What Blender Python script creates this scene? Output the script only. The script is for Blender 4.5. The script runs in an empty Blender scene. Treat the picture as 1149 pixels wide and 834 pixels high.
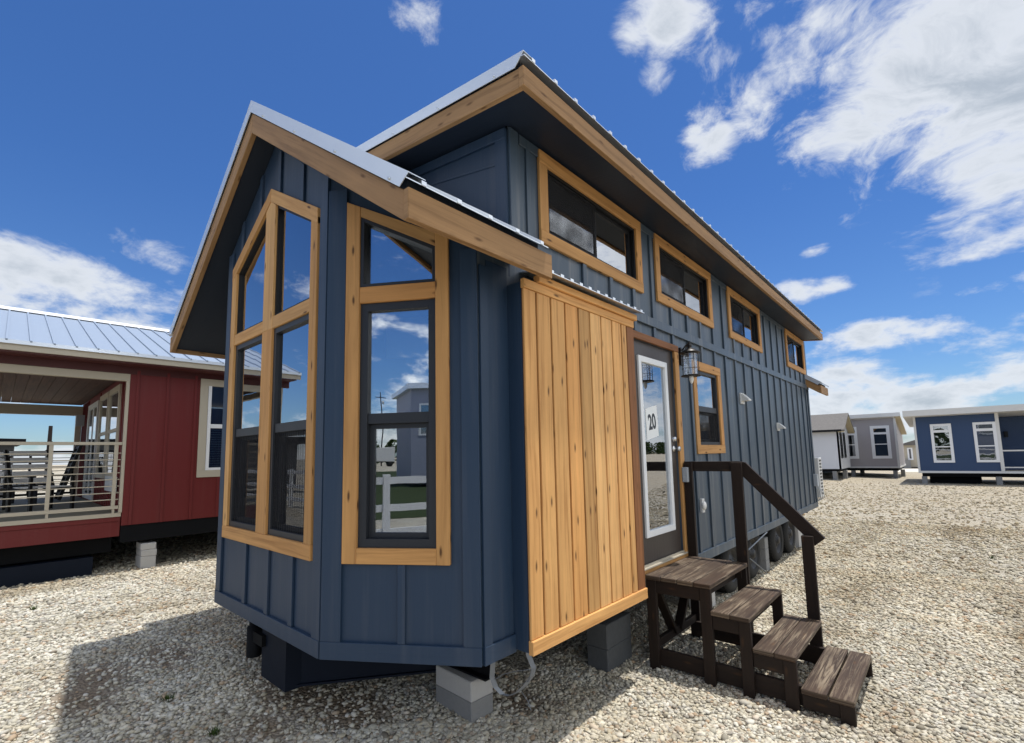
import bpy, math, random
import numpy as np
from mathutils import Vector, Matrix
from mathutils.geometry import tessellate_polygon
random.seed(7); rng = np.random.default_rng(7)
scene = bpy.context.scene
COL = scene.collection
R = math.radians

# ------------------------------------------------------------------ camera
CAM = Vector((2.0763, -1.4835, 1.8202)); YAW, PIT, ROL, FPX = 0.7246, 0.1062, -0.0216, 541.32
fwd = Vector((-math.sin(YAW)*math.cos(PIT), math.cos(YAW)*math.cos(PIT), math.sin(PIT)))
rgt = Vector((math.cos(YAW), math.sin(YAW), 0)); upv = rgt.cross(fwd)
r2 = rgt*math.cos(ROL) + upv*math.sin(ROL); u2 = -rgt*math.sin(ROL) + upv*math.cos(ROL)
cd = bpy.data.cameras.new('camera'); cam = bpy.data.objects.new('camera', cd); COL.objects.link(cam)
cam.matrix_world = Matrix(((r2.x, u2.x, -fwd.x, CAM.x), (r2.y, u2.y, -fwd.y, CAM.y), (r2.z, u2.z, -fwd.z, CAM.z), (0, 0, 0, 1)))
cd.sensor_fit = 'HORIZONTAL'; cd.sensor_width = 36; cd.lens = FPX/1149*36
cd.shift_x = -3.7/1149; cd.shift_y = 35.67/1149; cd.clip_start = .05; cd.clip_end = 6000
scene.camera = cam
def pixdir(px, py):
    v = fwd + r2*((px-578.2)/FPX) - u2*((py-452.67)/FPX); return v.normalized()

# ------------------------------------------------------------------ mesh helpers
def FR(o, u, n):                       # frame: local (along wall, up, outward)
    u = Vector(u).normalized(); n = Vector(n).normalized(); o = Vector(o)
    return Matrix(((u.x, 0, n.x, o.x), (u.y, 0, n.y, o.y), (0, 1, 0, o.z), (0, 0, 0, 1)))
I4 = Matrix.Identity(4)
class MB:
    def __init__(s): s.v = []; s.f = []; s.uv = []; s.sm = []
    def _add(s, vs, fs, uvs, smooth=False):
        b = len(s.v); s.v += [tuple(p) for p in vs]
        for f, uv in zip(fs, uvs): s.f.append([b+i for i in f]); s.uv.append(uv); s.sm.append(smooth)
    def box(s, a, b, M=I4, grain=None):
        lo = [min(a[i], b[i]) for i in range(3)]; hi = [max(a[i], b[i]) for i in range(3)]
        d = [hi[i]-lo[i] for i in range(3)]
        g = grain if grain is not None else d.index(max(d))
        ou, ov = random.uniform(0, 50), random.uniform(0, 50)
        c = [(x, y, z) for x in (lo[0], hi[0]) for y in (lo[1], hi[1]) for z in (lo[2], hi[2])]
        F = [((0, 1, 3, 2), 0), ((4, 6, 7, 5), 0), ((0, 4, 5, 1), 1), ((2, 3, 7, 6), 1), ((0, 2, 6, 4), 2), ((1, 5, 7, 3), 2)]
        uvs = []
        for f, ax in F:
            o = [i for i in range(3) if i != ax]
            if g in o: q = o[0] if o[1] == g else o[1]; uvs.append([(c[i][g]+ou, c[i][q]+ov+ax*.3) for i in f])
            else: uvs.append([(c[i][o[0]]*.2+ou, c[i][o[1]]+ov) for i in f])
        s._add([M @ Vector(p) for p in c], [f for f, _ in F], uvs); return s
    def prism(s, loops, w0, w1, M=I4, grain=1, ax=None):   # polygon (u,v) loops [outer, holes...] extruded along w
        ou, ov = random.uniform(0, 50), random.uniform(0, 50)
        L = [[Vector((p[0], p[1], 0)) for p in lp] for lp in loops]
        tris = tessellate_polygon(L); flat = [p for lp in L for p in lp]; n = len(flat)
        vs = [Vector((p.x, p.y, w0)) for p in flat] + [Vector((p.x, p.y, w1)) for p in flat]
        def UV(p):
            if ax: return (p[0]*ax[0]+p[1]*ax[1]+ou, -p[0]*ax[1]+p[1]*ax[0]+ov)
            return (p[1]+ou, p[0]+ov) if grain == 1 else (p[0]+ou, p[1]+ov)
        fs = []; uvs = []
        for t in tris:
            a, b, c = t
            cr = (flat[b]-flat[a]).cross(flat[c]-flat[a]).z
            if abs(cr) < 1e-10: continue
            if (cr > 0) != (w1 > w0): t = (a, c, b)
            fs.append(tuple(i+n for i in t)); uvs.append([UV(flat[i]) for i in t])
            fs.append(tuple(reversed(t))); uvs.append([UV(flat[i]) for i in reversed(t)])
        b = 0
        for lp in L:
            m = len(lp)
            for i in range(m):
                j = (i+1) % m; fs.append((b+i, b+j, b+j+n, b+i+n))
                e = (flat[b+j]-flat[b+i]).length
                uvs.append([(ou, ov), (ou+e, ov), (ou+e, ov+abs(w1-w0)), (ou, ov+abs(w1-w0))])
            b += m
        base = len(s.v); s._add([M @ p for p in vs], fs, uvs); return s
    def tube(s, pts, r, seg=10, cap=True, M=I4):
        pts = [Vector(p) for p in pts]; n = len(pts); rr = r if isinstance(r, (list, tuple)) else [r]*n
        prev = None; vs = []
        for i, p in enumerate(pts):
            t = (pts[min(i+1, n-1)]-pts[max(i-1, 0)]).normalized()
            if prev is None: a = t.orthogonal().normalized()
            else: a = (prev - t*prev.dot(t)).normalized()
            prev = a; bb = t.cross(a)
            for k in range(seg):
                q = 2*math.pi*k/seg; vs.append(M @ (p + (a*math.cos(q)+bb*math.sin(q))*rr[i]))
        fs = []; uvs = []
        for i in range(n-1):
            for k in range(seg):
                k2 = (k+1) % seg; fs.append((i*seg+k, i*seg+k2, (i+1)*seg+k2, (i+1)*seg+k)); uvs.append([(i*.1, k*.02)]*4)
        s._add(vs, fs, uvs, True)
        if cap:
            s._add(vs[:seg], [tuple(reversed(range(seg)))], [[(0, 0)]*seg]); s._add(vs[-seg:], [tuple(range(seg))], [[(0, 0)]*seg])
        return s
    def lathe(s, prof, M=I4, seg=24, sm=True):     # profile (r, z) round local Z
        vs = []; n = len(prof)
        for r_, z_ in prof:
            for k in range(seg):
                q = 2*math.pi*k/seg; vs.append(M @ Vector((r_*math.cos(q), r_*math.sin(q), z_)))
        fs = []; uvs = []
        for i in range(n-1):
            for k in range(seg):
                k2 = (k+1) % seg; fs.append((i*seg+k, i*seg+k2, (i+1)*seg+k2, (i+1)*seg+k)); uvs.append([(i*.1, k*.02)]*4)
        s._add(vs, fs, uvs, sm); return s
    def build(s, name, mat, parent=None, bevel=0, label=None):
        me = bpy.data.meshes.new(name); me.from_pydata(s.v, [], s.f); me.materials.append(mat)
        uvl = me.uv_layers.new(name='UVMap')
        flat = [c for uv in s.uv for p in uv for c in p]
        uvl.data.foreach_set('uv', flat); me.polygons.foreach_set('use_smooth', s.sm)
        bmf(me); me.update()
        o = bpy.data.objects.new(name, me); COL.objects.link(o)
        if parent: o.parent = parent
        if bevel:
            m = o.modifiers.new('bevel', 'BEVEL'); m.width = bevel; m.segments = 1; m.limit_method = 'ANGLE'; m.angle_limit = R(50)
        if label: o['label'] = label
        return o
import bmesh
def bmf(me):
    b = bmesh.new(); b.from_mesh(me); bmesh.ops.recalc_face_normals(b, faces=b.faces); b.to_mesh(me); b.free()
def tag(o, label, cat, group=None, kind=None):
    if label: o['label'] = label
    if cat: o['category'] = cat
    if group: o['group'] = group
    if kind: o['kind'] = kind
    return o
def thing(name, label, cat, loc=(0, 0, 0), rz=0, group=None):
    o = bpy.data.objects.new(name, None); COL.objects.link(o); o.location = loc; o.rotation_euler = (0, 0, rz); o.empty_display_size = .2
    return tag(o, label, cat, group)
def copy_tree(o, parent=None):
    c = o.copy(); COL.objects.link(c); c.parent = parent
    for ch in [x for x in bpy.data.objects if x.parent == o]: copy_tree(ch, c)
    return c
BX = lambda a, b, M=I4, g=None: MB().box(a, b, M, g)

# ------------------------------------------------------------------ materials
def newmat(name):
    m = bpy.data.materials.new(name); m.use_nodes = True; nt = m.node_tree; nt.nodes.clear()
    out = nt.nodes.new('ShaderNodeOutputMaterial'); return m, nt, out
def N(nt, t, ins={}, **kw):
    n = nt.nodes.new(t)
    for k, v in kw.items(): setattr(n, k, v)
    for k, v in ins.items():
        s = n.inputs[k]
        if hasattr(v, 'node') or isinstance(v, bpy.types.NodeSocket): nt.links.new(v, s)
        else: s.default_value = v
    return n
def c4(c): return (c[0], c[1], c[2], 1)
def ramp(nt, fac, stops, interp='LINEAR'):
    n = nt.nodes.new('ShaderNodeValToRGB'); cr = n.color_ramp; cr.interpolation = interp
    while len(cr.elements) < len(stops): cr.elements.new(.5)
    for e, (p, c) in zip(cr.elements, stops): e.position = p; e.color = c4(c) if not isinstance(c, (int, float)) else (c, c, c, 1)
    nt.links.new(fac, n.inputs[0]); return n.outputs[0]
def mixc(nt, f, a, b, mode='MIX'):
    n = nt.nodes.new('ShaderNodeMix'); n.data_type = 'RGBA'; n.blend_type = mode
    for i, v in ((0, f), (6, a), (7, b)):
        if isinstance(v, bpy.types.NodeSocket): nt.links.new(v, n.inputs[i])
        else: n.inputs[i].default_value = v if i == 0 else c4(v)
    return n.outputs[2]
def math_(nt, op, a, b=0.0, c=None):
    n = nt.nodes.new('ShaderNodeMath'); n.operation = op
    for i, v in enumerate((a, b) if c is None else (a, b, c)):
        if isinstance(v, bpy.types.NodeSocket): nt.links.new(v, n.inputs[i])
        else: n.inputs[i].default_value = v
    return n.outputs[0]
def uvcoord(nt, sc=(1, 1, 1)):
    uv = N(nt, 'ShaderNodeUVMap', uv_map='UVMap'); mp = N(nt, 'ShaderNodeMapping', {'Vector': uv.outputs[0], 'Scale': sc}); return mp.outputs[0]
def objcoord(nt, sc=(1, 1, 1)):
    tc = N(nt, 'ShaderNodeNewGeometry'); mp = N(nt, 'ShaderNodeMapping', {'Vector': tc.outputs['Position'], 'Scale': sc}); return mp.outputs[0]
def noise(nt, vec, scale=1, detail=4, rough=.55, dist=0):
    return N(nt, 'ShaderNodeTexNoise', {'Vector': vec, 'Scale': scale, 'Detail': detail, 'Roughness': rough, 'Distortion': dist})
def finish(nt, out, col, rough=.6, metal=0, height=None, bs=.3, bd=.004, spec=.5, coat=0):
    p = N(nt, 'ShaderNodeBsdfPrincipled', {'Base Color': col if isinstance(col, bpy.types.NodeSocket) else c4(col), 'Roughness': rough, 'Metallic': metal, 'Specular IOR Level': spec, 'Coat Weight': coat})
    if height is not None:
        b = N(nt, 'ShaderNodeBump', {'Height': height, 'Strength': bs, 'Distance': bd}); nt.links.new(b.outputs[0], p.inputs['Normal'])
    nt.links.new(p.outputs[0], out.inputs[0]); return p

def mat_siding(name, col, rough=.5, dust=.08, var=.14, spec=.4):
    m, nt, out = newmat(name)
    g = noise(nt, uvcoord(nt, (3.0, 55, 1)), 1, 5, .6, .6); big = noise(nt, objcoord(nt, (1.1, 1.1, 1.1)), 1, 4, .6)
    st = noise(nt, objcoord(nt, (14, 14, .7)), 1, 3, .6)
    c = mixc(nt, math_(nt, 'MULTIPLY', big.outputs[0], var*1.6), col, tuple(x*.62 for x in col))
    c = mixc(nt, math_(nt, 'MULTIPLY', ramp(nt, st.outputs[0], [(.5, 0), (.85, 1)]), dust), c, (.35, .33, .30))
    rg = math_(nt, 'ADD', math_(nt, 'MULTIPLY', big.outputs[0], .15), rough-.07)
    finish(nt, out, c, rg, height=g.outputs[0], bs=.35, bd=.004, spec=spec); return m
def mat_wood(name, a, b, knots=.9, rough=.65, wear=None, kn=(.10, .045, .015), isl=(.78, .74, .70)):
    m, nt, out = newmat(name)
    uv = uvcoord(nt)
    warp = noise(nt, uvcoord(nt, (1.2, 3, 1)), 1, 3, .5)
    mp = N(nt, 'ShaderNodeMapping', {'Vector': uv, 'Scale': (1.1, 26, 1)})
    wv = N(nt, 'ShaderNodeVectorMath', {0: mp.outputs[0], 1: N(nt, 'ShaderNodeVectorMath', {0: warp.outputs[1], 1: (0, 1.6, 0)}, operation='MULTIPLY').outputs[0]}, operation='ADD')
    g = noise(nt, wv.outputs[0], 1, 6, .62, .3); g2 = noise(nt, uvcoord(nt, (9, 190, 1)), 1, 3, .6)
    tone = noise(nt, uvcoord(nt, (.5, 4.5, 1)), 1, 3, .5)
    c = ramp(nt, g.outputs[0], [(.30, b), (.50, a), (.72, tuple(min(1, x*1.22) for x in a))])
    c = mixc(nt, math_(nt, 'MULTIPLY', ramp(nt, tone.outputs[0], [(.35, 0), (.68, 1)]), .55), c, mixc(nt, .5, b, a), 'MIX')
    isr = N(nt, 'ShaderNodeNewGeometry').outputs['Random Per Island']
    c = mixc(nt, 1, c, ramp(nt, isr, [(0, isl), (.2, (1.05, 1.0, .92)), (.4, (.92, .76, .60)), (.6, (1.05, 1.05, 1.05)), (.8, (.98, .84, .70)), (1, (.80, .72, .62))]), 'MULTIPLY')
    pt = noise(nt, objcoord(nt), 1.7, 5, .65)
    c = mixc(nt, math_(nt, 'MULTIPLY', ramp(nt, pt.outputs[0], [(.45, 0), (.75, 1)]), .35), c, b)
    vo = N(nt, 'ShaderNodeTexVoronoi', {'Vector': N(nt, 'ShaderNodeVectorMath', {0: uvcoord(nt, (2.6, 9, 1)), 1: N(nt, 'ShaderNodeVectorMath', {0: warp.outputs[1], 1: (.25, .25, 0)}, operation='MULTIPLY').outputs[0]}, operation='ADD').outputs[0], 'Scale': 1.0}, voronoi_dimensions='2D')
    keep = math_(nt, 'GREATER_THAN', N(nt, 'ShaderNodeSeparateColor', {0: vo.outputs['Color']}).outputs[0], .50)
    k = math_(nt, 'MULTIPLY', math_(nt, 'MULTIPLY', ramp(nt, vo.outputs['Distance'], [(.04, 1), (.07, .5), (.115, 0)]), keep), knots)
    c = mixc(nt, k, c, kn)
    if wear:
        w = noise(nt, uvcoord(nt, (1.6, 42, 1)), 1, 6, .7, 1.6); w2 = noise(nt, uvcoord(nt, (2.0, 3, 1)), 1, 3, .5)
        wf = math_(nt, 'MULTIPLY', ramp(nt, w.outputs[0], [(.47, 0), (.60, 1)]), ramp(nt, w2.outputs[0], [(.36, 0.1), (.62, 1)]))
        c = mixc(nt, math_(nt, 'MULTIPLY', wf, .75), c, wear)
    h = math_(nt, 'ADD', g.outputs[0], math_(nt, 'MULTIPLY', g2.outputs[0], .6))
    finish(nt, out, c, rough, height=h, bs=.4, bd=.003, spec=.3); return m
def mat_plain(name, col, rough=.5, metal=0, var=.15, sc=6, bump=0, spec=.5, coat=0):
    m, nt, out = newmat(name)
    n = noise(nt, objcoord(nt), sc, 5, .6)
    c = mixc(nt, math_(nt, 'MULTIPLY', n.outputs[0], var*2), col, tuple(x*.7 for x in col))
    rg = math_(nt, 'ADD', math_(nt, 'MULTIPLY', n.outputs[0], .12), rough-.06)
    finish(nt, out, c, rg, metal, height=n.outputs[0] if bump else None, bs=bump, bd=.01, spec=spec, coat=coat); return m
def mat_glass(name, base=.44, tint=(.75, .8, .8), rough=0.0):
    m, nt, out = newmat(name)
    w = noise(nt, objcoord(nt, (2.2, 2.2, 1.6)), 1, 2, .5)
    b = N(nt, 'ShaderNodeBump', {'Height': w.outputs[0], 'Strength': .25, 'Distance': .004})
    gl = N(nt, 'ShaderNodeBsdfGlossy', {'Color': (.92, .95, 1, 1), 'Roughness': rough, 'Normal': b.outputs[0]})
    tr = N(nt, 'ShaderNodeBsdfTransparent', {'Color': c4(tint)})
    fr = N(nt, 'ShaderNodeFresnel', {'IOR': 1.52})
    f = math_(nt, 'ADD', math_(nt, 'MULTIPLY', fr.outputs[0], .75), base)
    mx = N(nt, 'ShaderNodeMixShader', {0: f, 1: tr.outputs[0], 2: gl.outputs[0]}); nt.links.new(mx.outputs[0], out.inputs[0]); return m
def mat_screen(name):
    m, nt, out = newmat(name)
    wv = N(nt, 'ShaderNodeTexWave', {'Vector': objcoord(nt, (1, 1, 1)), 'Scale': 9, 'Distortion': 3.0, 'Detail': 1.0, 'Detail Scale': .6})
    tr = N(nt, 'ShaderNodeBsdfTransparent', {'Color': (1, 1, 1, 1)})
    df = N(nt, 'ShaderNodeBsdfDiffuse', {'Color': (.03, .03, .032, 1)})
    f = math_(nt, 'ADD', math_(nt, 'MULTIPLY', wv.outputs[1], .26), .22)
    mx = N(nt, 'ShaderNodeMixShader', {0: f, 1: tr.outputs[0], 2: df.outputs[0]}); nt.links.new(mx.outputs[0], out.inputs[0]); return m

NAVY = mat_siding('navy_siding', (.0165, .038, .076), dust=.07)
NAVYW = mat_siding('navy_siding_dust_and_sheen', (.047, .072, .103), .42, dust=.42, spec=.55)  # same navy paint lightened for its grazing sheen, plus real dust streaks
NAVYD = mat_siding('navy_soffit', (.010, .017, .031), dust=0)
CEDAR = mat_wood('cedar', (.76, .475, .205), (.43, .215, .075), isl=(.66, .60, .52))
CEDARW = mat_wood('cedar_aged', (.37, .245, .13), (.19, .115, .055), knots=.8)
CASE = mat_wood('cedar_casing', (.58, .35, .145), (.36, .19, .07), knots=1)
CEDARB = mat_wood('cedar_brown', (.27, .13, .06), (.15, .07, .03), knots=.5)
STAIN = mat_wood('dark_stained_wood', (.019, .012, .009), (.010, .006, .0045), knots=.3)
TREADM = mat_wood('worn_tread_wood', (.062, .044, .034), (.022, .015, .012), knots=.4, wear=(.27, .215, .15))
METAL = mat_plain('galvalume', (.74, .77, .80), .30, .85, .10, 3)
METALF = mat_plain('galvalume_trim', (.62, .68, .76), .38, .55, .10, 3)
BRONZE = mat_plain('dark_window_frame', (.024, .027, .033), .45, 0, .1, spec=.3)
BLACK = mat_plain('black_frame', (.009, .009, .010), .45, 0, .1, spec=.25)
GLASS = mat_glass('window_glass'); GLASSL = mat_glass('window_glass_lower', .24); SCREEN = mat_screen('insect_screen')
DGLASS = mat_glass('door_glass', .36, (.8, .85, .83))
WHITE = mat_plain('white_vinyl', (.78, .79, .80), .35, 0, .05)
WHITED = mat_plain('white_paint_dusty', (.66, .66, .64), .5, 0, .15)
DOORG = mat_siding('door_brown_grey', (.060, .050, .045), .4, dust=0)
STEEL = mat_plain('frame_steel_black', (.006, .0065, .008), .7, 0, .3, 8, spec=.12)
STEELN = mat_plain('frame_steel_navy', (.006, .010, .020), .6, 0, .2, 8, spec=.15)
GALV = mat_plain('galvanised', (.20, .22, .25), .5, .7, .3, 20)
CONCD = mat_plain('concrete_block_shaded', (.10, .105, .11), .9, 0, .4, 30, .5, .2)  # concrete darkened to stand in for the shade under the house
CONC = mat_plain('concrete_block', (.27, .27, .265), .9, 0, .3, 40, .5, .2)
CONCL = mat_plain('concrete_block_light', (.50, .49, .47), .9, 0, .25, 40, .5, .2)
RUBBER = mat_plain('tyre_rubber', (.012, .012, .012), .8, 0, .4, 12, .2)
RIMM = mat_plain('wheel_rim', (.03, .03, .032), .5, .3, .4, 15)
INTER = mat_plain('interior_grey', (.10, .10, .10), .8)
BLIND = mat_plain('blind_fabric', (.72, .74, .78), .7, 0, .1)
LGLASS = mat_glass('lantern_glass', .12, (.93, .95, .97))
LAMPM = mat_plain('lantern_metal', (.018, .016, .015), .4, .4, .2)
NICKEL = mat_plain('satin_nickel', (.6, .6, .6), .25, .95, .1)
GREYP = mat_plain('grey_plastic', (.36, .39, .42), .5, 0, .1)
REDS = mat_siding('red_siding', (.135, .0125, .012), .55, dust=.03)
REDD = mat_plain('dark_red_trim', (.07, .012, .012), .6)
TAN = mat_plain('tan_trim', (.46, .41, .32), .6, 0, .12)
DECKM = mat_plain('deck_boards', (.20, .19, .14), .7, 0, .3)
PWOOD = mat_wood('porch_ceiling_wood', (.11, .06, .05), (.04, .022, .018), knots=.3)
INK = mat_plain('sign_ink', (.03, .035, .045), .6, 0, 0)
PAPER = mat_plain('paper', (.78, .80, .80), .7, 0, .03)

# ------------------------------------------------------------------ ground
def gh(x): return .035*min(max(-x-.5, 0), 4.5)
m, nt, out = newmat('gravel_ground')
P = objcoord(nt)
warpv = N(nt, 'ShaderNodeVectorMath', {0: P, 1: N(nt, 'ShaderNodeVectorMath', {0: noise(nt, P, 9, 2, .5).outputs[1], 1: (.05, .05, 0)}, operation='MULTIPLY').outputs[0]}, operation='ADD').outputs[0]
v1 = N(nt, 'ShaderNodeTexVoronoi', {'Vector': warpv, 'Scale': 38.0}, voronoi_dimensions='2D')
v2 = N(nt, 'ShaderNodeTexVoronoi', {'Vector': warpv, 'Scale': 8.0}, voronoi_dimensions='2D')
v3 = N(nt, 'ShaderNodeTexVoronoi', {'Vector': P, 'Scale': 2.6}, voronoi_dimensions='2D')
STONES = [(0, (.26, .21, .16)), (.12, (.66, .62, .52)), (.3, (.44, .41, .34)), (.45, (.72, .68, .58)), (.62, (.55, .48, .36)), (.78, (.72, .68, .60)), (.92, (.36, .33, .29)), (1, (.82, .79, .70))]
sr = lambda v: N(nt, 'ShaderNodeSeparateColor', {0: v.outputs['Color']}).outputs[0]
col = mixc(nt, .35, ramp(nt, sr(v1), STONES), ramp(nt, sr(v2), STONES))
col = mixc(nt, .22, col, ramp(nt, sr(v3), STONES))
crev = ramp(nt, v1.outputs['Distance'], [(.25, 1), (.62, .38)])
dist = N(nt, 'ShaderNodeVectorMath', {0: P, 1: tuple(CAM)}, operation='DISTANCE').outputs[1]
col = mixc(nt, .85, col, crev, 'MULTIPLY')
b1 = noise(nt, P, .35, 5, .6); b2 = noise(nt, N(nt, 'ShaderNodeMapping', {'Vector': P, 'Scale': (.25, 1.1, 1)}).outputs[0], 1, 5, .65)
tan_f = math_(nt, 'MULTIPLY', ramp(nt, b2.outputs[0], [(.42, 0), (.66, 1)]), .55)
# the yard grows browner and finer towards the far lots (y > 8)
sep = N(nt, 'ShaderNodeSeparateXYZ', {0: P})
far = N(nt, 'ShaderNodeMapRange', {0: sep.outputs[1], 1: 3, 2: 22}).outputs[0]
col = mixc(nt, tan_f, col, mixc(nt, 1, col, (.74, .62, .45), 'MULTIPLY'))
col = mixc(nt, math_(nt, 'MULTIPLY', far, .6), col, mixc(nt, ramp(nt, noise(nt, N(nt, 'ShaderNodeMapping', {'Vector': P, 'Scale': (3, 7, 1)}).outputs[0], 1.3, 9, .8).outputs[0], [(.38, 0), (.62, 1)]), (.22, .17, .11), (.62, .53, .39)))
col = mixc(nt, math_(nt, 'MULTIPLY', ramp(nt, b1.outputs[0], [(.5, 0), (.72, 1)]), .35), col, (.24, .20, .16))
col = mixc(nt, 1, col, (.92, .935, .94), 'MULTIPLY')
soil = None
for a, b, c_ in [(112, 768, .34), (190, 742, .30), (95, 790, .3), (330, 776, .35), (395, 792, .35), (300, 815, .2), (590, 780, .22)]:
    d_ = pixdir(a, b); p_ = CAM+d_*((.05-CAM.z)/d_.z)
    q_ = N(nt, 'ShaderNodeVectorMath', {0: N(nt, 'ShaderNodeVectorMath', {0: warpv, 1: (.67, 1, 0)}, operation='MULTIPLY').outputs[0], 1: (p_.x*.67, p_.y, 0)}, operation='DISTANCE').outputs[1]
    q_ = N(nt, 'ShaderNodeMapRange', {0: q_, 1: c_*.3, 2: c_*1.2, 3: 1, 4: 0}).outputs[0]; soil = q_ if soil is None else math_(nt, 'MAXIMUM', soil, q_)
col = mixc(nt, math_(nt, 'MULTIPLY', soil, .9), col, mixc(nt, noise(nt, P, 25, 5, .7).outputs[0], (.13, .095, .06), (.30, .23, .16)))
hgt = math_(nt, 'SUBTRACT', 1, v1.outputs['Distance'])
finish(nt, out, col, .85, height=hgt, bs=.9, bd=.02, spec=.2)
GRAVEL = m
xs = sorted(set([-3000, -400, -120, -60, -30, -15] + [round(-9+i*.5, 2) for i in range(37)] + [12, 20, 35, 70, 200, 3000]))
ys = [-3000, -500, -150, -60, -11.5, -8, -5, -3, -1, 1, 3, 5, 8, 12, 18, 26, 34, 44, 60, 120, 400, 3000]
vs = [(x, y, gh(x)) for y in ys for x in xs]; nx = len(xs)
fs = [(j*nx+i, j*nx+i+1, (j+1)*nx+i+1, (j+1)*nx+i) for j in range(len(ys)-1) for i in range(nx-1)]
me = bpy.data.meshes.new('ground'); me.from_pydata(vs, [], fs); me.materials.append(GRAVEL)
g = bpy.data.objects.new('ground', me); COL.objects.link(g); g['kind'] = 'structure'

# loose stones on the near ground: one uncountable mass
def gpt(px, py):
    d = pixdir(px, py); t = (.05-CAM.z)/d.z; return CAM+d*t
SOIL = [(112, 768, .34), (190, 742, .30), (95, 790, .3), (330, 776, .35), (395, 792, .35), (300, 815, .2), (590, 780, .22)]
SOILP = [(gpt(a, b).x, gpt(a, b).y, c) for a, b, c in SOIL]
def stones():
    bm = bmesh.new(); bmesh.ops.create_icosphere(bm, subdivisions=2, radius=1); hi_v = np.array([v.co[:] for v in bm.verts]); hi_f = np.array([[v.index for v in f.verts] for f in bm.faces]); bm.free()
    bm = bmesh.new(); bmesh.ops.create_icosphere(bm, subdivisions=1, radius=1); lo_v = np.array([v.co[:] for v in bm.verts]); lo_f = np.array([[v.index for v in f.verts] for f in bm.faces]); bm.free()
    VS = []; FS = []; off = 0
    def fill(n, dmin, dmax, smin, smax, bv, bf, nvar=24):
        nonlocal off
        variants = []
        for k in range(nvar):
            A = rng.normal(size=(3, 3)); v = bv.copy()
            v += .16*np.sin(v @ A*1.6 + rng.uniform(0, 6, 3)); v += rng.normal(scale=.05, size=v.shape)
            variants.append(v)
        ang = rng.uniform(-math.pi, math.pi, n*4); d = np.sqrt(rng.uniform(dmin**2, dmax**2, n*4))
        x = CAM.x+d*np.cos(ang); y = CAM.y+d*np.sin(ang)
        F = np.array(fwd); r = np.array(r2)
        rel = np.stack([x-CAM.x, y-CAM.y, np.full_like(x, -CAM.z)], 1)
        dep = rel @ F; lat = rel @ r; ver = rel @ np.array(u2)
        ok = (dep > .3) & (np.abs(lat/np.maximum(dep, .1)) < 1.65) & (ver/np.maximum(dep, .1) > -1.05)
        ok &= ~((x < -.75) & (x > -2.9) & (y > 1.7) & (y < 10.3)) & ~((x < -.2) & (x > -3.3) & (y > 4.2) & (y < 10.3))
        for sx, sy, srad in SOILP:
            ok &= ~((np.hypot((x-sx)/1.5, y-sy) < srad*rng.uniform(.4, 1.1, len(x))) & (rng.uniform(0, 1, len(x)) < .72))
        ok &= rng.uniform(0, 1, len(x)) > np.clip((d-19)/14, 0, .97)
        x = x[ok]; y = y[ok]; x = x[:n]; y = y[:n]; k = len(x)
        sz = rng.uniform(smin, smax, k)*np.exp(rng.normal(scale=.22, size=k))
        z = .035*np.clip(-x-.5, 0, 4.5)
        th = rng.uniform(0, 2*math.pi, k); ti = rng.normal(scale=.35, size=k)
        var = rng.integers(0, nvar, k); nv = len(bv)
        base = np.stack(variants)[var]                                # k,nv,3
        sc = np.stack([sz*rng.uniform(.85, 1.35, k), sz*rng.uniform(.6, 1.0, k), sz*rng.uniform(.4, .75, k)], 1)
        p = base*sc[:, None, :]
        # tilt about x then rotate about z
        c, s = np.cos(ti)[:, None], np.sin(ti)[:, None]; py = p[..., 1]*c-p[..., 2]*s; pz = p[..., 1]*s+p[..., 2]*c
        c, s = np.cos(th)[:, None], np.sin(th)[:, None]; px = p[..., 0]*c-py*s; py2 = p[..., 0]*s+py*c
        q = np.stack([px+x[:, None], py2+y[:, None], pz+z[:, None]+(sz*rng.uniform(.05, .45, k))[:, None]], 2)
        VS.append(q.reshape(-1, 3)); FS.append((bf[None]+(np.arange(k)*nv)[:, None, None]+off).reshape(-1, 3)); off += k*nv
    fill(42000, .8, 3.6, .0085, .0165, hi_v, hi_f)
    fill(60000, 3.5, 7.0, .010, .019, lo_v, lo_f)
    fill(46000, 6.8, 9.6, .013, .022, lo_v, lo_f)
    fill(42000, 9.4, 15, .017, .027, lo_v, lo_f)
    fill(46000, 14.0, 34, .020, .034, lo_v, lo_f, 8)
    V = np.concatenate(VS); Fc = np.concatenate(FS)
    me = bpy.data.meshes.new('gravel_stones'); me.vertices.add(len(V)); me.vertices.foreach_set('co', V.astype(np.float32).ravel())
    me.loops.add(len(Fc)*3); me.loops.foreach_set('vertex_index', Fc.astype(np.int32).ravel())
    me.polygons.add(len(Fc)); me.polygons.foreach_set('loop_start', np.arange(0, len(Fc)*3, 3, dtype=np.int32)); me.polygons.foreach_set('loop_total', np.full(len(Fc), 3, dtype=np.int32))
    me.update(calc_edges=True); me.polygons.foreach_set('use_smooth', np.ones(len(Fc), dtype=bool))
    m, nt, out = newmat('stone'); isl = N(nt, 'ShaderNodeNewGeometry').outputs['Random Per Island']
    c = ramp(nt, isl, [(0, (.14, .125, .10)), (.12, (.68, .64, .54)), (.25, (.42, .40, .34)), (.42, (.76, .72, .62)), (.56, (.55, .49, .37)), (.70, (.76, .73, .66)), (.84, (.34, .32, .29)), (.93, (.50, .36, .24)), (1, (.86, .83, .76))])
    P = objcoord(nt); sp = noise(nt, P, 60, 4, .6)
    b2 = noise(nt, N(nt, 'ShaderNodeMapping', {'Vector': P, 'Scale': (.25, 1.1, 1)}).outputs[0], 1, 5, .65)
    c = mixc(nt, math_(nt, 'MULTIPLY', sp.outputs[0], .35), c, (.30, .26, .21))
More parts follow.
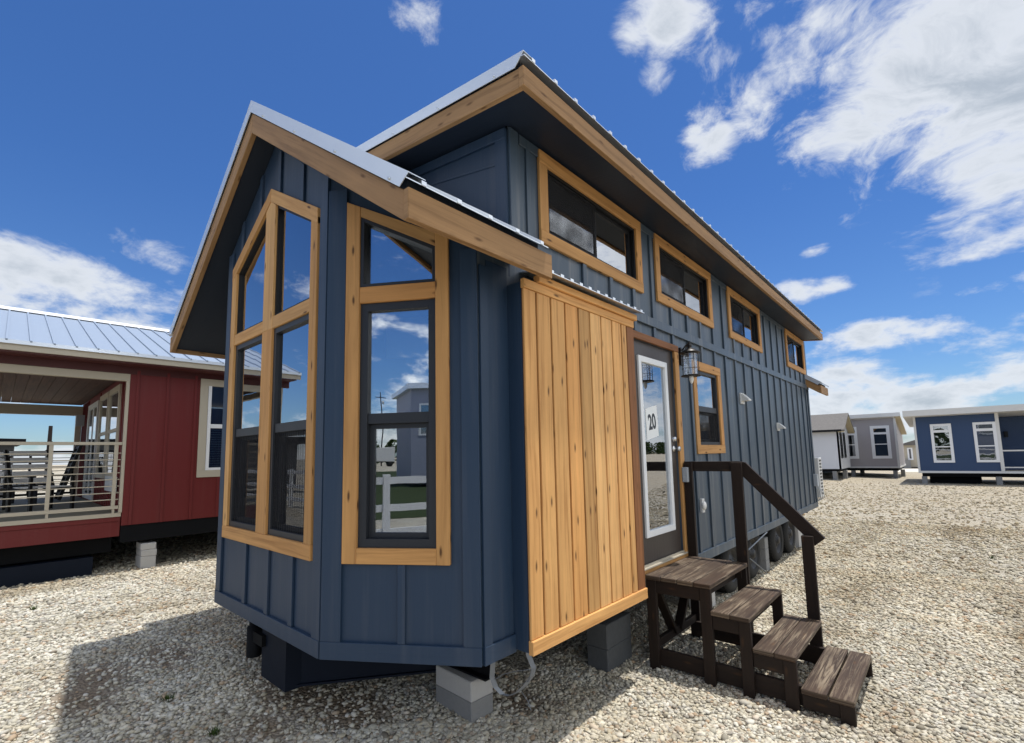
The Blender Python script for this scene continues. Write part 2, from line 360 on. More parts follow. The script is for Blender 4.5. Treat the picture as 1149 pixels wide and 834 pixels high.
    c = mixc(nt, math_(nt, 'MULTIPLY', ramp(nt, b2.outputs[0], [(.42, 0), (.66, 1)]), .5), c, mixc(nt, 1, c, (.74, .62, .45), 'MULTIPLY'))
    c = mixc(nt, 1, c, (.93, .95, .955), 'MULTIPLY')
    lv = noise(nt, N(nt, 'ShaderNodeMapping', {'Vector': P, 'Scale': (1.1, .28, 1)}).outputs[0], 1, 6, .65)
    c = mixc(nt, 1, c, ramp(nt, lv.outputs[0], [(.34, (.66, .62, .56)), (.50, (.96, .96, .95)), (.66, (1.12, 1.12, 1.12))]), 'MULTIPLY')
    fr_ = N(nt, 'ShaderNodeMapRange', {0: N(nt, 'ShaderNodeSeparateXYZ', {0: P}).outputs[1], 1: .5, 2: 14}).outputs[0]
    c = mixc(nt, math_(nt, 'MULTIPLY', fr_, .9), c, mixc(nt, 1, c, (.80, .74, .62), 'MULTIPLY'))
    finish(nt, out, c, .8, height=sp.outputs[0], bs=.3, bd=.004, spec=.25)
    me.materials.append(m)
    o = bpy.data.objects.new('gravel_stones', me); COL.objects.link(o)
    tag(o, 'loose pale limestone gravel spread over the yard', 'gravel', kind='stuff')
stones()

# ------------------------------------------------------------------ the navy tiny house
XC = -1.7565
H = thing('tiny_house', 'navy blue board and batten tiny house with cedar trim and bay front', 'tiny house', (XC, 5, 0))
class HB(MB):
    pass
def hbuild(mb, name, mat, parent=None, bevel=0, label=None):
    # geometry is written in world coordinates; subtract the thing's base
    par = parent or H
    root = par
    off = Vector((0, 0, 0))
    while root.parent: root = root.parent
    off = Vector(root.location); rz = root.rotation_euler.z
    Mi = Matrix.Rotation(-rz, 4, 'Z') @ Matrix.Translation(-off)
    mb.v = [tuple(Mi @ Vector(p)) for p in mb.v]
    return mb.build(name, mat, par, bevel, label)
FA = FR((XC, 0, 0), (1, 0, 0), (0, -1, 0)); FB = FR((-.836, 0, 0), (.836, .534, 0), (.534, -.836, 0))
FRT = FR((0, 0, 0), (0, 1, 0), (1, 0, 0)); FBL = FR((-3.513, .534, 0), (.836, -.534, 0), (-.534, -.836, 0))
FL = FR((-3.513, 10.13, 0), (0, -1, 0), (-1, 0, 0)); FK = FR((0, 10.13, 0), (-1, 0, 0), (0, 1, 0))
FLO = FR((XC, .839, 0), (1, 0, 0), (0, -1, 0))
ZB, ZS = .631, .733
def gz(u): return 4.36-.7149*abs(u)
rect = lambda a, b, c, d: [(a, b), (c, b), (c, d), (a, d)]
LB = .992
# openings (casing inner edges)
A_out = [(-.795, 1.184), (.795, 1.184), (.795, 3.513), (0, 3.967), (-.795, 3.513)]
A_in = [(-.70, 1.282), (.70, 1.282), (.70, 3.458), (0, 3.857), (-.70, 3.458)]
B_out = [(.132, 1.187), (.812, 1.187), (.812, 3.185), (.132, 3.485)]
B_in = [(.226, 1.28), (.728, 1.28), (.728, 3.135), (.226, 3.378)]
W = {'u1': (1.158, 2.742, 3.343, 4.062), 'u2': (3.050, 4.636, 3.343, 4.062), 'u3': (5.263, 6.803, 3.343, 4.062), 'u4': (8.468, 10.0, 3.343, 4.062), 's': (3.865, 4.755, 1.785, 2.848)}
CW = .098
inn = lambda w, c=CW: (w[0]+c, w[1]-c, w[2]+c, w[3]-c)
T = -.10
hbuild(MB().prism([[(-.92, ZB), (.92, ZB), (.92, gz(.92)), (0, gz(0)), (-.92, gz(.92))], A_in], T, 0, FA), 'front_wall', NAVY)
hbuild(MB().prism([[(0, ZB), (LB, ZB), (LB, 3.10), (0, 3.70)], B_in], T, 0, FB), 'bay_wall', NAVY)
hbuild(MB().prism([[(0, ZB), (LB, ZB), (LB, 3.70), (0, 3.10)]], T, 0, FBL), 'bay_wall', NAVY)
DI = (2.45, 3.372, .80, 2.868)
holes = [rect(*[inn(W[k])[i] for i in (0, 2, 1, 3)]) for k in W] + [rect(DI[0], DI[2], DI[1], DI[3])]
hbuild(MB().prism([[(.534, ZB), (10.13, ZB), (10.13, 4.085), (.839, 4.085), (.839, 3.18), (.534, 3.11)]] + holes, T, 0, FRT), 'side_wall', NAVYW)
hbuild(MB().prism([[(0, ZB), (9.596, ZB), (9.596, 3.11), (9.291, 3.18), (9.291, 4.085), (0, 4.085)]], T, 0, FL), 'side_wall', NAVY)
hbuild(MB().prism([[(0, ZB), (3.513, ZB), (3.513, 4.085), (1.7565, 4.32), (0, 4.085)]], T, 0, FK), 'rear_wall', NAVY)
hbuild(MB().prism([[(-1.74, 3.1), (1.74, 3.1), (1.7565, 4.085), (0, 4.32), (-1.7565, 4.085)]], T, 0, FLO), 'loft_wall', NAVY)
fl = MB().prism([[(-.95, -.1), (.95, -.1), (1.65, -.55), (1.65, -10.0), (-1.65, -10.0), (-1.65, -.55)]], .60, .64, Matrix(((1, 0, 0, XC), (0, -1, 0, 0), (0, 0, 1, 0), (0, 0, 0, 1))))
hbuild(fl, 'floor', INTER)

# trim boards and battens
tr = MB()
PW = .018
def bd(F, u0, u1, v0, v1, w=PW, mb=tr, w0=.001): mb.box((u0, v0, w0), (u1, v1, w), F)
bd(FA, -.92, .92, ZB, ZS, .024); bd(FB, .0, LB, ZB, ZS, .024); bd(FBL, 0, LB, ZB, ZS, .024)
bd(FA, .785+.035, .92, ZS, 3.68, .020); bd(FA, -.92, -.82, ZS, 3.68, .020)
for u in (-.33, .09, .48): bd(FA, u, u+.012+.045, ZS, 1.182)
for u in (.10, -.26, .50, -.64):
    tr.prism([[(u, 3.97-.57*abs(u) if abs(u) < .8 else 3.5), (u+.05, 3.97-.57*abs(u+.05)), (u+.05, gz(u+.05)-.03), (u, gz(u)-.03)]], .001, PW, FA)
bd(FB, 0, .128, ZS, 3.58, .021); bd(FB, .885, LB, ZS, 3.10, .021)
bd(FB, .485, .532, ZS, 1.185)
bd(FBL, 0, .10, ZS, 3.10, .02); bd(FBL, .89, LB, ZS, 3.58, .02)
bd(FRT, .534, .80, ZB, ZS, .024); bd(FRT, .536, .60, ZS, 3.0, .020); bd(FRT, .601, .80, ZS+.001, 3.05, .005)  # thin plain navy sheet covers the sheen-lightened wall beside the bay
# long wall
tr2 = MB()
bd_ = bd
def bd(F, u0, u1, v0, v1, w=PW, mb=None, w0=.001): bd_(F, u0, u1, v0, v1, w, tr2 if F is FRT else tr, w0)
bd(FRT, 3.48, 10.13, ZB, ZS, .024); bd(FRT, 2.27, 10.13, 3.043, 3.130, .030); bd(FRT, 10.04, 10.13, ZS, 4.07, .022)
bd(FRT, .842, .93, 3.15, 4.07, .022); bd(FRT, 1.02, 1.06, 3.2, 4.07, .016)
bd(FRT, .95, 10.04, 4.0, 4.075, .014)
bu = [1.70, 2.12, 2.53, 2.93, 3.365, 3.785, 4.17, 4.60, 5.0, 5.4, 5.8, 6.21, 6.62, 7.03, 7.44, 7.85, 8.26, 8.67, 9.08, 9.49, 9.86]
def clear(u, lo, hi, keys):      # vertical spans of a batten not covered by windows
    segs = [(lo, hi)]
    for k in keys:
        a, b, c, d = W[k]
        if a-.04 < u < b+.0:
            ns = []
            for s0, s1 in segs:
                if s1 <= c or s0 >= d: ns.append((s0, s1)); continue
                if s0 < c: ns.append((s0, c))
                if s1 > d: ns.append((d, s1))
            segs = ns
    return [s for s in segs if s[1]-s[0] > .02]
for u in bu:
    if u > 3.48 or True:
        lo = ZS if u > 3.5 else (2.94 if u > 2.3 else None)
        if lo:
            for a, b in clear(u, lo, 3.043, ['s']): bd(FRT, u, u+.050, a, b, .021)
    for a, b in clear(u, 3.13, 4.0, ['u1', 'u2', 'u3', 'u4']): bd(FRT, u, u+.050, a, b, .021)
for i in range(22): bd(FL, .1+i*.42, .15+i*.42, ZS, 4.0)
bd(FL, 0, 9.59, ZB, ZS, .024)
# loft front wall trims
bd(FLO, 1.65, 1.757, 3.0, 4.05, .020)
for sgn in (1, -1):
    tr.prism([[(0, 4.30), (sgn*1.75, 4.066), (sgn*1.75, 3.99), (0, 4.224)]], .001, .022, FLO)
    tr.prism([[(sgn*.4, 4.10), (sgn*1.65, 3.85), (sgn*1.65, 3.835), (sgn*.4, 4.085)]], .001, .006, FLO)
hbuild(tr, 'siding_trim', NAVY, bevel=.0025); hbuild(tr2, 'siding_trim', NAVYW, bevel=.0025)

# --- windows
def ring(mb, F, outer, inner, w0, w1): mb.prism([outer, inner], w0, w1, F)
def inset(r, d): return (r[0]+d, r[1]-d, r[2]+d, r[3]-d)       # (u0,u1,v0,v1)
rr_ = lambda r: rect(r[0], r[2], r[1], r[3])
def pane(F, pts, w, parent, mat=None, name='pane'):
    return hbuild(MB().prism([pts], w, w-.006, F), name, mat or GLASS, parent)
def casing_rect(F, r, cw, mat, parent, th=.027, bottom=True, label=None):
    mb = MB(); u0, u1, v0, v1 = r
    mb.box((u0, v1-cw, .001), (u1, v1, th), F)
    if bottom: mb.box((u0, v0, .001), (u1, v0+cw, th+.001), F)
    mb.box((u0, v0+(cw if bottom else 0), .001), (u0+cw, v1-cw, th-.002), F); mb.box((u1-cw, v0+(cw if bottom else 0), .001), (u1, v1-cw, th-.002), F)
    return hbuild(mb, 'casing', mat, parent, bevel=.003, label=label)
def slider(F, key):
    r = W[key]; i = inn(r, CW); mb = MB()
    f1 = inset(i, .022); ring(mb, F, rr_(i), rr_(f1), -.07, .004)
    mid = (f1[0]+f1[1])/2
    # two sashes
    a = (f1[0], mid+.02, f1[2], f1[3]); b = (mid-.02, f1[1], f1[2], f1[3])
    ring(mb, F, rr_(a), rr_(inset(a, .032)), -.030, -.010); ring(mb, F, rr_(b), rr_(inset(b, .032)), -.055, -.032)
    w = hbuild(mb, 'window', BLACK, bevel=.001)
    pane(F, rr_(inset(a, .03)), -.018, w); pane(F, rr_(inset(b, .03)), -.040, w)
    hbuild(MB().prism([rr_(inset(a, .015))], -.006, -.008, F), 'insect_screen', SCREEN, w)
    casing_rect(F, r, CW, CASE, w)
    return w
for k in ('u1', 'u2', 'u3', 'u4'): slider(FRT, k)
def hung(F, i, vm, mb, frame=.05, deep=-.06):
    """single hung unit: i inner opening; returns glass rects"""
    f1 = inset(i, frame); ring(mb, F, rr_(i), rr_(f1), deep-.02, .006)
    mb.box((f1[0], vm-.03, deep), (f1[1], vm+.035, -.004), F)
    up = (f1[0], f1[1], vm+.035, f1[3]); lo = (f1[0], f1[1], f1[2], vm-.03)
    lo2 = inset(lo, .03); ring(mb, F, rr_(lo), rr_(lo2), deep-.01, deep+.025)
    return up, lo, lo2
r = W['s']; i = inn(r, .10); mb = MB(); up, lo, lo2 = hung(FRT, i, 2.30, mb, .035)
w = hbuild(mb, 'window', BRONZE, bevel=.0015); pane(FRT, rr_(up), -.02, w); pane(FRT, rr_(lo2), -.05, w)
hbuild(MB().prism([rr_(lo)], -.008, -.010, FRT), 'insect_screen', SCREEN, w); casing_rect(FRT, r, .10, CASE, w)
# front prow window
mb = MB(); mu = MB(); lowers = []
for s in (-1, 1):
    i = (min(s*.09, s*.70), max(s*.09, s*.70), 1.284, 2.812)
    lowers.append(hung(FA, i, 2.05, mb, .042))
ups = []
for s in (-1, 1):
    o = [(s*.09, 2.905), (s*.70, 2.905), (s*.70, 3.458), (s*.09, 3.857-.57*.09)]
    q = [(s*.108, 2.922), (s*.684, 2.922), (s*.684, 3.450), (s*.108, 3.857-.57*.09-.034)]
    ring(mu, FA, o, q, -.09, .006); ups.append(q)
w = hbuild(mb, 'window', BRONZE, bevel=.0015, label='tall peaked front window with cedar casing and six lights')
hbuild(mu, 'upper_frame', BLACK, w)
for q in ups: pane(FA, q, -.016, w)
for up, lo, lo2 in lowers:
    pane(FA, rr_(up), -.02, w); pane(FA, rr_(lo2), -.05, w)
    hbuild(MB().prism([rr_(lo)], -.008, -.010, FA), 'insect_screen', SCREEN, w)
cs = MB()
cs.box((-.795, 1.184, .001), (.795, 1.282, .028), FA)
for s in (-1, 1):
    cs.prism([[(s*.70, 1.282), (s*.795, 1.282), (s*.795, 3.513-.06), (s*.70, 3.458)]], .001, .026, FA)
    cs.prism([[(s*.795, 3.513), (0, 3.967), (0, 3.857), (s*.70, 3.458), (s*.795, 3.404)]], .001, .028, FA, ax=(.868*s, -.496))
    cs.box((s*.09, 2.812, -.01), (s*.70, 2.905, .022), FA)
cs.box((-.09, 1.282, -.012), (.09, 2.812, .024), FA); cs.prism([[(-.09, 2.812), (.09, 2.812), (.09, 3.80), (0, 3.857), (-.09, 3.80)]], -.012, .0245, FA)
hbuild(cs, 'casing', CASE, w, bevel=.003)
# bay side window
mb = MB(); up, lo, lo2 = hung(FB, (.226, .728, 1.28, 2.80), 2.06, mb, .052)
q = [(.250, 2.925), (.706, 2.925), (.706, 3.12), (.250, 3.342)]
ring(mb, FB, [(.226, 2.905), (.728, 2.905), (.728, 3.135), (.226, 3.378)], q, -.09, .019)
w = hbuild(mb, 'window', BRONZE, bevel=.0015, label='tall window on the right bay facet with a sloped light above')
pane(FB, q, -.030, w); pane(FB, rr_(up), -.02, w); pane(FB, rr_(lo2), -.05, w, GLASSL)
hbuild(BX((.27, 2.50, -.30), (.69, 2.78, -.285), FB), 'blind_or_dark_backing', BLIND, w)
cs = MB()
cs.box((.226, 1.187, .001), (.728, 1.28, .027), FB)
cs.prism([[(.132, 1.187), (.226, 1.187), (.226, 3.4435), (.132, 3.485)]], .001, .028, FB)
cs.prism([[(.728, 1.187), (.812, 1.187), (.812, 3.185), (.728, 3.222)]], .001, .028, FB)
cs.box((.226, 2.80, -.01), (.728, 2.905, .024), FB)
cs.prism([[(.226, 3.378), (.728, 3.135), (.728, 3.222), (.226, 3.4435)]], .001, .026, FB, ax=(.9, -.44))
hbuild(cs, 'casing', CASE, w, bevel=.003)

# --- roofs
def gable(U, m_, zap, hf, y0, y1, ye, trimh, metz, name):
    zt = lambda u: zap-m_*abs(u)
    F = FR((XC, 0, 0), (1, 0, 0), (0, -1, 0))
    Y = lambda y: -y
    rks = []
    for yy, sg in ((y0, 1), (y1, -1)):
        w0, w1 = (Y(yy), Y(yy+.038)) if sg == 1 else (Y(yy), Y(yy-.038))
        for s in (-1, 1):
            rk = MB(); rks.append(rk); rk.prism([[(0, zt(0)), (s*U, zt(U)), (s*U, zt(U)-hf), (0, zt(0)-hf*1.06)]], w0, w1, F, ax=(1/math.hypot(1, m_), -s*m_/math.hypot(1, m_)))
    roof = None
    # roof body
    body = MB()
    for s in (-1, 1):
        body.prism([[(0, zt(0)-.03*0+metz-.012), (s*(U-.005), zt(U-.005)+metz-.012), (s*(U-.005), zt(U-.005)+.002), (0, zt(0)+.002)]], Y(y0+.02), Y(y1-.02), F)
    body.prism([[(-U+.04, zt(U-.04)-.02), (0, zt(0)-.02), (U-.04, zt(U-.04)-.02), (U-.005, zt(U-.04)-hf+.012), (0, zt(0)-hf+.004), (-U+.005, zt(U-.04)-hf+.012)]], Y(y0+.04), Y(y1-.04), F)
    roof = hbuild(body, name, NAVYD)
    for rk in rks: hbuild(rk, 'rake_board', CEDARW, roof, bevel=.003)
    for s in (-1, 1):
        ev = MB(); ev.box((s*(U-.001), zt(U)-hf+.001, Y(y0-.002)), (s*(U+.037), zt(U)+.003, Y(ye)), F)
        hbuild(ev, 'eave_board', CEDARW, roof, bevel=.003)
    mt = MB()
    for s in (-1, 1):
        mt.prism([[(0, zt(0)+metz), (s*(U+.055), zt(U+.055)+metz), (s*(U+.055), zt(U+.055)+metz-.006), (0, zt(0)+metz-.006)]], Y(y0-.012), Y(y1+.012), F)
        y = y0+.06
        while y < y1:
            mt.prism([[(0, zt(0)+metz+.021), (s*(U+.058), zt(U+.058)+metz+.021), (s*(U+.058), zt(U+.058)+metz-.001), (0, zt(0)+metz-.001)]], Y(y), Y(y+.030), F)
            y += .229
    mt.prism([[(-.09, zt(.09)+metz+.018), (0, zt(0)+metz+.022), (.09, zt(.09)+metz+.018), (.09, zt(.09)+metz+.026), (0, zt(0)+metz+.032), (-.09, zt(.09)+metz+.026)]], Y(y0-.015), Y(y1+.015), F)
    hbuild(mt, 'metal_sheet', METAL, roof)
    rt = MB()
    for s in (-1, 1):
        rt.prism([[(0, zt(0)+.004), (s*(U-.02), zt(U-.02)+.004), (s*(U+.05), zt(U+.05)+trimh), (0, zt(0)+trimh)]], Y(y0-.010), Y(y0-.014), F)
        rt.prism([[(0, zt(0)+trimh), (s*(U+.05), zt(U+.05)+trimh), (s*(U+.05), zt(U+.05)+trimh+.004), (0, zt(0)+trimh+.004)]], Y(y0-.014), Y(y0+.09), F)
    for s in (-1, 1):
        for q in np.arange(.25, U, .55): rt.lathe([(0, .008), (.007, .008), (.009, .0)], F @ Matrix.Translation((s*q, zt(q)+.022, Y(y0-.014))), 8)
    hbuild(rt, 'rake_flashing', METALF, roof)
    return roof
gable(2.0391-.037, .7149, 4.523, .154, -.185, .86, .93, .100, .072, 'roof')
gable(2.1335-.037, .136, 4.434, .127, .575, 10.02, 10.02, .085, .062, 'roof')
gable(2.0391-.037, .7149, 4.523, .154, 9.95, 10.72, 10.72, .100, .072, 'roof')

# --- cedar clad bump-out
bo = MB()
bo.box((0, .80, .645), (.118, 2.262, 2.93))
bump = hbuild(bo, 'bump_out', NAVY)
bm_ = MB(); edges = [.80, .937, 1.093, 1.258, 1.425, 1.578, 1.738, 1.902, 2.053, 2.146]
for a, b in zip(edges[:-1], edges[1:]):
    bm_.box((a+.004, .718, .125), (b-.014, 2.885, .142), FRT)
hbuild(MB().box((.81, .717, .1185), (2.15, 2.885, .124), FRT), 'backing_board', CEDARB, bump)
hbuild(bm_, 'cladding', CEDAR, bump, bevel=.003)
hbuild(MB().box((2.150, .70, .119), (2.266, 2.885, .140), FRT), 'cedar_board', CEDARB, bump, bevel=.003, label='dark brown end board beside the door')
for a_, b_ in (((.80, .634, .119), (2.268, .716, .156)), ((.80, 2.886, .119), (2.262, 2.949, .150)), ((.935, 2.951, .119), (2.285, 3.0, .172))): hbuild(MB().box(a_, b_, FRT), 'trim_board', CEDAR, bump, bevel=.003)
ms = MB(); Mx = I4
ms.prism([[(.001, 3.062), (.235, 3.012), (.235, 3.006), (.001, 3.056)]], -.935, -2.30, FR((0, 0, 0), (1, 0, 0), (0, -1, 0)))
y = .97
while y < 2.28:
    ms.prism([[(.001, 3.076), (.238, 3.026), (.238, 3.004), (.001, 3.054)]], -y, -y-.038, FR((0, 0, 0), (1, 0, 0), (0, -1, 0))); y += .114
hbuild(ms, 'metal_sheet', METAL, bump)

# --- door
F = FRT
dm = MB(); i = (2.45, 3.366, .812, 2.866)
dm.prism([rr_(i), rr_((2.62, 3.196, 1.07, 2.705))], -.055, -.012, F)
door = hbuild(dm, 'door', DOORG, bevel=.002)
cs = MB(); cs.box((2.375, 2.868, .001), (3.470, 2.935, .032), F); hbuild(cs, 'head_casing', CEDARB, door, bevel=.003)
cs = MB(); cs.box((3.376, .78, .001), (3.474, 2.867, .028), F); cs.box((2.37, .735, .001), (3.52, .80, .030), F); hbuild(cs, 'side_casing', CASE, door, bevel=.003)
lf = MB(); ring(lf, F, rr_((2.60, 3.215, 1.048, 2.725)), rr_((2.655, 3.160, 1.105, 2.668)), -.058, .008)
lf.box((2.655, 2.61, -.03), (3.16, 2.645, -.022), F)
hbuild(lf, 'lite_frame', WHITE, door, bevel=.003)
pane(F, rr_((2.65, 3.165, 1.10, 2.672)), -.015, door, DGLASS)
bl = MB()
for k in range(3): bl.box((2.66, 2.60+k*.018, -.034), (3.155, 2.610+k*.018, -.024), F)
hbuild(bl, 'blind_or_dark_backing', BLIND, door)
th_ = MB(); th_.box((2.44, .800, -.06), (3.39, .812, .045), F); th_.box((2.44, .806, .0), (3.39, .826, .012), F); hbuild(th_, 'threshold', TAN, door)
hb = MB(); M1 = FRT @ Matrix.Translation((3.315, 1.945, -.012))
hb.lathe([(.0, .030), (.020, .030), (.026, .022), (.030, 0)], M1); hbuild(hb, 'deadbolt', NICKEL, door); hb = MB(); M2 = FRT @ Matrix.Translation((3.315, 1.845, -.012))
hb.lathe([(.034, 0), (.033, .008), (.012, .012), (.011, .035), (.022, .040), (.028, .052), (.024, .066), (0, .070)], M2)
hbuild(hb, 'door_handle', NICKEL, door)
sg = MB().prism([[(2.735, 1.93), (2.985, 1.975), (2.965, 2.275), (2.725, 2.225)]], -.0125, -.0145, F)
sign = hbuild(sg, 'number_sign', PAPER, door)
cu = bpy.data.curves.new('digits', 'FONT'); cu.body = '20'; cu.size = .20; cu.align_x = 'CENTER'; cu.align_y = 'CENTER'; cu.extrude = .0006; cu.offset = .006
to = bpy.data.objects.new('digits', cu); COL.objects.link(to); bpy.context.view_layer.update()
me = bpy.data.meshes.new_from_object(to.evaluated_get(bpy.context.evaluated_depsgraph_get())); bpy.data.objects.remove(to)
Md = FRT @ Matrix.Translation((2.852, 2.10, -.0115)) @ Matrix.Rotation(R(8), 4, 'Z') @ Matrix.Diagonal((.80, 1.0, 1, 1))
me.transform(Matrix.Translation(-Vector(H.location)) @ Md); me.materials.clear(); me.materials.append(INK)
dg = bpy.data.objects.new('digits', me); COL.objects.link(dg); dg.parent = sign

# --- wall lantern
ln = MB(); c = Vector((.235, 3.26, 0))
ln.box((3.50, 2.735, .02), (3.60, 2.925, .045), FRT)
ln.tube([(.04, 3.55, 2.90), (.13, 3.42, 2.915), (.235, 3.26, 2.91)], .007); ln.tube([(.04, 3.55, 2.83), (.10, 3.46, 2.84), (.16, 3.37, 2.905)], .005)
Ml = Matrix.Translation((.235, 3.26, 2.56))
ln.lathe([(0, .36), (.008, .36), (.010, .33), (.022, .325), (.024, .305), (.014, .295), (.030, .285), (.050, .275), (.098, .245), (.100, .238), (.0, .236)], Ml)
ln.lathe([(0, .012), (.095, .012), (.097, .004), (.085, 0), (0, 0)], Ml)
for k in range(4):
    q = math.pi/4+k*math.pi/2; x_, y_ = .235+.082*math.cos(q), 3.26+.082*math.sin(q); ln.tube([(x_, y_, 2.565), (x_, y_, 2.80)], .0035, 6)
for zz in (.08, .17): ln.tube([(.235+.083*math.cos(a), 3.26+.083*math.sin(a), 2.56+zz) for a in np.linspace(0, 2*math.pi, 25)], .0022, 5, False)
lant = hbuild(ln, 'wall_lantern', LAMPM)
hbuild(MB().lathe([(.060, .015), (.064, .10), (.062, .232)], Ml), 'glass_shade', LGLASS, lant)
hbuild(MB().lathe([(0, -.075), (.014, -.06), (.022, -.03), (.020, 0)], Ml, 12), 'bulb', mat_plain('frosted_bulb', (.8, .8, .78), .3), lant)
# --- vents, outlet cover, electrical box
for (u, v, s) in ((5.615, 2.53, 1), (7.46, 2.19, .9)):
    vb = MB(); a = .075*s; vb.box((u-a, v-a, .001), (u+a, v+a, .022), FRT)
    Mv = FRT @ Matrix.Translation((u, v, 0))
    vb.prism([[(.022, a*.8), (.04, a*.8), (.115, -a*.25), (.115, -a*.5), (.022, -a*.5)]], -a*.85, a*.85, FRT @ Matrix.Translation((u, v, 0)) @ Matrix(((0, 0, 1, 0), (0, 1, 0, 0), (1, 0, 0, 0), (0, 0, 0, 1))))
    hbuild(vb, 'vent_hood', WHITED, bevel=.002)
oc = MB().box((3.83, 1.15, .019), (3.90, 1.30, .05), FRT); oc.lathe([(.045, .05), (.045, .065), (.02, .075), (0, .075)], FRT @ Matrix.Translation((3.865, 1.225, 0))); hbuild(oc, 'inlet_cover', WHITED, bevel=.004)
eb = MB().box((3.375, 1.505, .033), (3.465, 1.655, .09), FRT); hbuild(eb, 'electrical_box', GREYP, bevel=.004)
cw = MB().tube([(.05, 3.44, 1.50), (.045, 3.45, 1.35), (.04, 3.49, 1.2), (.035, 3.49, .9)], .008, 6); hbuild(cw, 'cable', GREYP)
# --- rear air conditioner and boxes
ac = MB().box((-.70, 10.30, .80), (.06, 10.62, 1.62)); acu = hbuild(ac, 'air_conditioner', WHITED, bevel=.01)
gr = MB()
for k in range(11): gr.box((.058, 10.37, .86+k*.068), (.064, 10.44, .90+k*.068)); gr.box((.058, 10.48, .86+k*.068), (.064, 10.55, .90+k*.068))
hbuild(gr, 'grille', BLACK, acu)
bk = MB().box((-.6, 10.13, .78), (-.55, 10.55, .82)); bk.box((-.1, 10.13, .78), (-.05, 10.55, .82)); hbuild(bk, 'bracket', GALV, acu)
jb = MB().box((9.86, 1.06, .022), (10.0, 1.30, .09), FRT); hbuild(jb, 'electrical_box', GREYP, bevel=.004)
cw = MB()
for k in range(4): cw.tube([(.05, 9.88+k*.03, 1.06), (.07+.02*k, 9.95+.05*k, .95), (.05+.03*k, 10.05+.04*k, .82), (.02, 10.12+.02*k, .74)], .006, 6)
hbuild(cw, 'cable', GREYP)

# --- chassis, wheels
ch = MB()
for x in (-.75, -2.76):
    ch.box((x-.05, 1.1, .60), (x+.05, 10.5, .628)); ch.box((x-.05, 1.1, .36), (x+.05, 10.5, .372)); ch.box((x-.006, 1.1, .36), (x+.006, 10.5, .61))
for y in (2.5, 4.0, 5.5, 8.8, 10.2): ch.box((-3.3, y, .48), (-.2, y+.05, .60))
# front cross beam resting on the block
for z0, z1, w_ in ((.272, .286, .055), (.60, .614, .055)): ch.box((-3.08, 1.03-w_, z0), (-.43, 1.03+w_, z1))
ch.box((-3.08, 1.022, .28), (-.43, 1.038, .605))
chs = hbuild(ch, 'chassis', STEEL)
tg = MB()
for a, b in (((-.95, 1.05), (-1.62, .18)), ((-2.56, 1.05), (-1.90, .18))):
    d = Vector((b[0]-a[0], b[1]-a[1], 0)); L_ = d.length; Mt = FR((a[0], a[1], 0), d, d.cross(Vector((0, 0, 1))))
    tg.box((0, .20, -.035), (L_, .60, -.025), Mt); tg.box((0, .20, -.06), (L_, .215, .06), Mt); tg.box((0, .585, -.06), (L_, .60, .06), Mt)
tg.box((-1.97, .10, .19), (-1.55, .26, .60))
hbuild(tg, 'tongue_frame', STEELN, chs)
jk = MB().lathe([(.055, .30), (.055, .52), (.04, .52), (.04, .60)], Matrix.Translation((-2.12, .10, 0)), 16); jk.box((-2.10, .07, .42), (-1.9, .13, .50)); jk.lathe([(0, .30), (.055, .30)], Matrix.Translation((-2.12, .10, 0)), 16); hbuild(jk, 'jack', STEEL, chs)
st = MB()
def strap(pts, wdt=.032):
    for a, b in zip(pts[:-1], pts[1:]):
        a = Vector(a); b = Vector(b); st_ = Vector((.5, .86, 0))*(wdt/2); nrm = (b-a).cross(st_).normalized()*.0015
        vs = [a-st_-nrm, a+st_-nrm, b+st_-nrm, b-st_-nrm, a-st_+nrm, a+st_+nrm, b+st_+nrm, b-st_+nrm]
        st._add(vs, [(0, 1, 2, 3), (7, 6, 5, 4), (0, 4, 5, 1), (1, 5, 6, 2), (2, 6, 7, 3), (3, 7, 4, 0)], [[(0, 0)]*4]*6)
strap([(-.145, .757, .66), (-.14, .757, .533), (-.145, .753, .455), (-.129, .767, .397), (-.097, .795, .355), (-.064, .824, .345), (-.027, .857, .365), (.011, .891, .409), (.041, .917, .461), (.050, .925, .502), (.027, .904, .582), (.02, .90, .66)])
hbuild(st, 'tie_down_strap', GALV, chs)
wr = MB().tube([(-.129, .76, .444), (-.087, .80, .474), (-.029, .85, .490), (.045, .91, .50), (.03, .90, .43), (-.03, .86, .40), (.026, .89, .315), (.05, .89, .27)], .0022, 5); hbuild(wr, 'wire', GALV, chs)
def wheel(y):
    Mw = Matrix(((0, 0, 1, -.10), (1, 0, 0, y), (0, 1, 0, .345), (0, 0, 0, 1)))
    prof = [(.205, .0), (.235, .012), (.29, .008), (.325, -.012), (.342, -.035), (.345, -.06), (.345, -.16), (.33, -.20), (.26, -.215), (.205, -.2)]
    mb = MB().lathe(prof, Mw, 40)
    for k in range(40):
        a = 2*math.pi*k/40; Mk = Mw @ Matrix.Rotation(a, 4, 'Z'); mb.box((.34, -.008, -.185), (.350, .008, -.035), Mk)
    wh = hbuild(mb, 'wheel', RUBBER)
    rm = MB().lathe([(.207, -.005), (.195, -.012), (.185, -.05), (.13, -.045), (.10, -.02), (.06, -.01), (.055, .01), (0, .012)], Mw, 32)
    for k in range(6):
        a = 2*math.pi*k/6; rm.lathe([(.011, -.03), (.011, -.005), (0, -.004)], Mw @ Matrix.Rotation(a, 4, 'Z') @ Matrix.Translation((.085, 0, 0)), 6)
    hbuild(rm, 'rim', RIMM, wh)
for y in (5.15, 6.03, 7.38, 8.24): wheel(y)
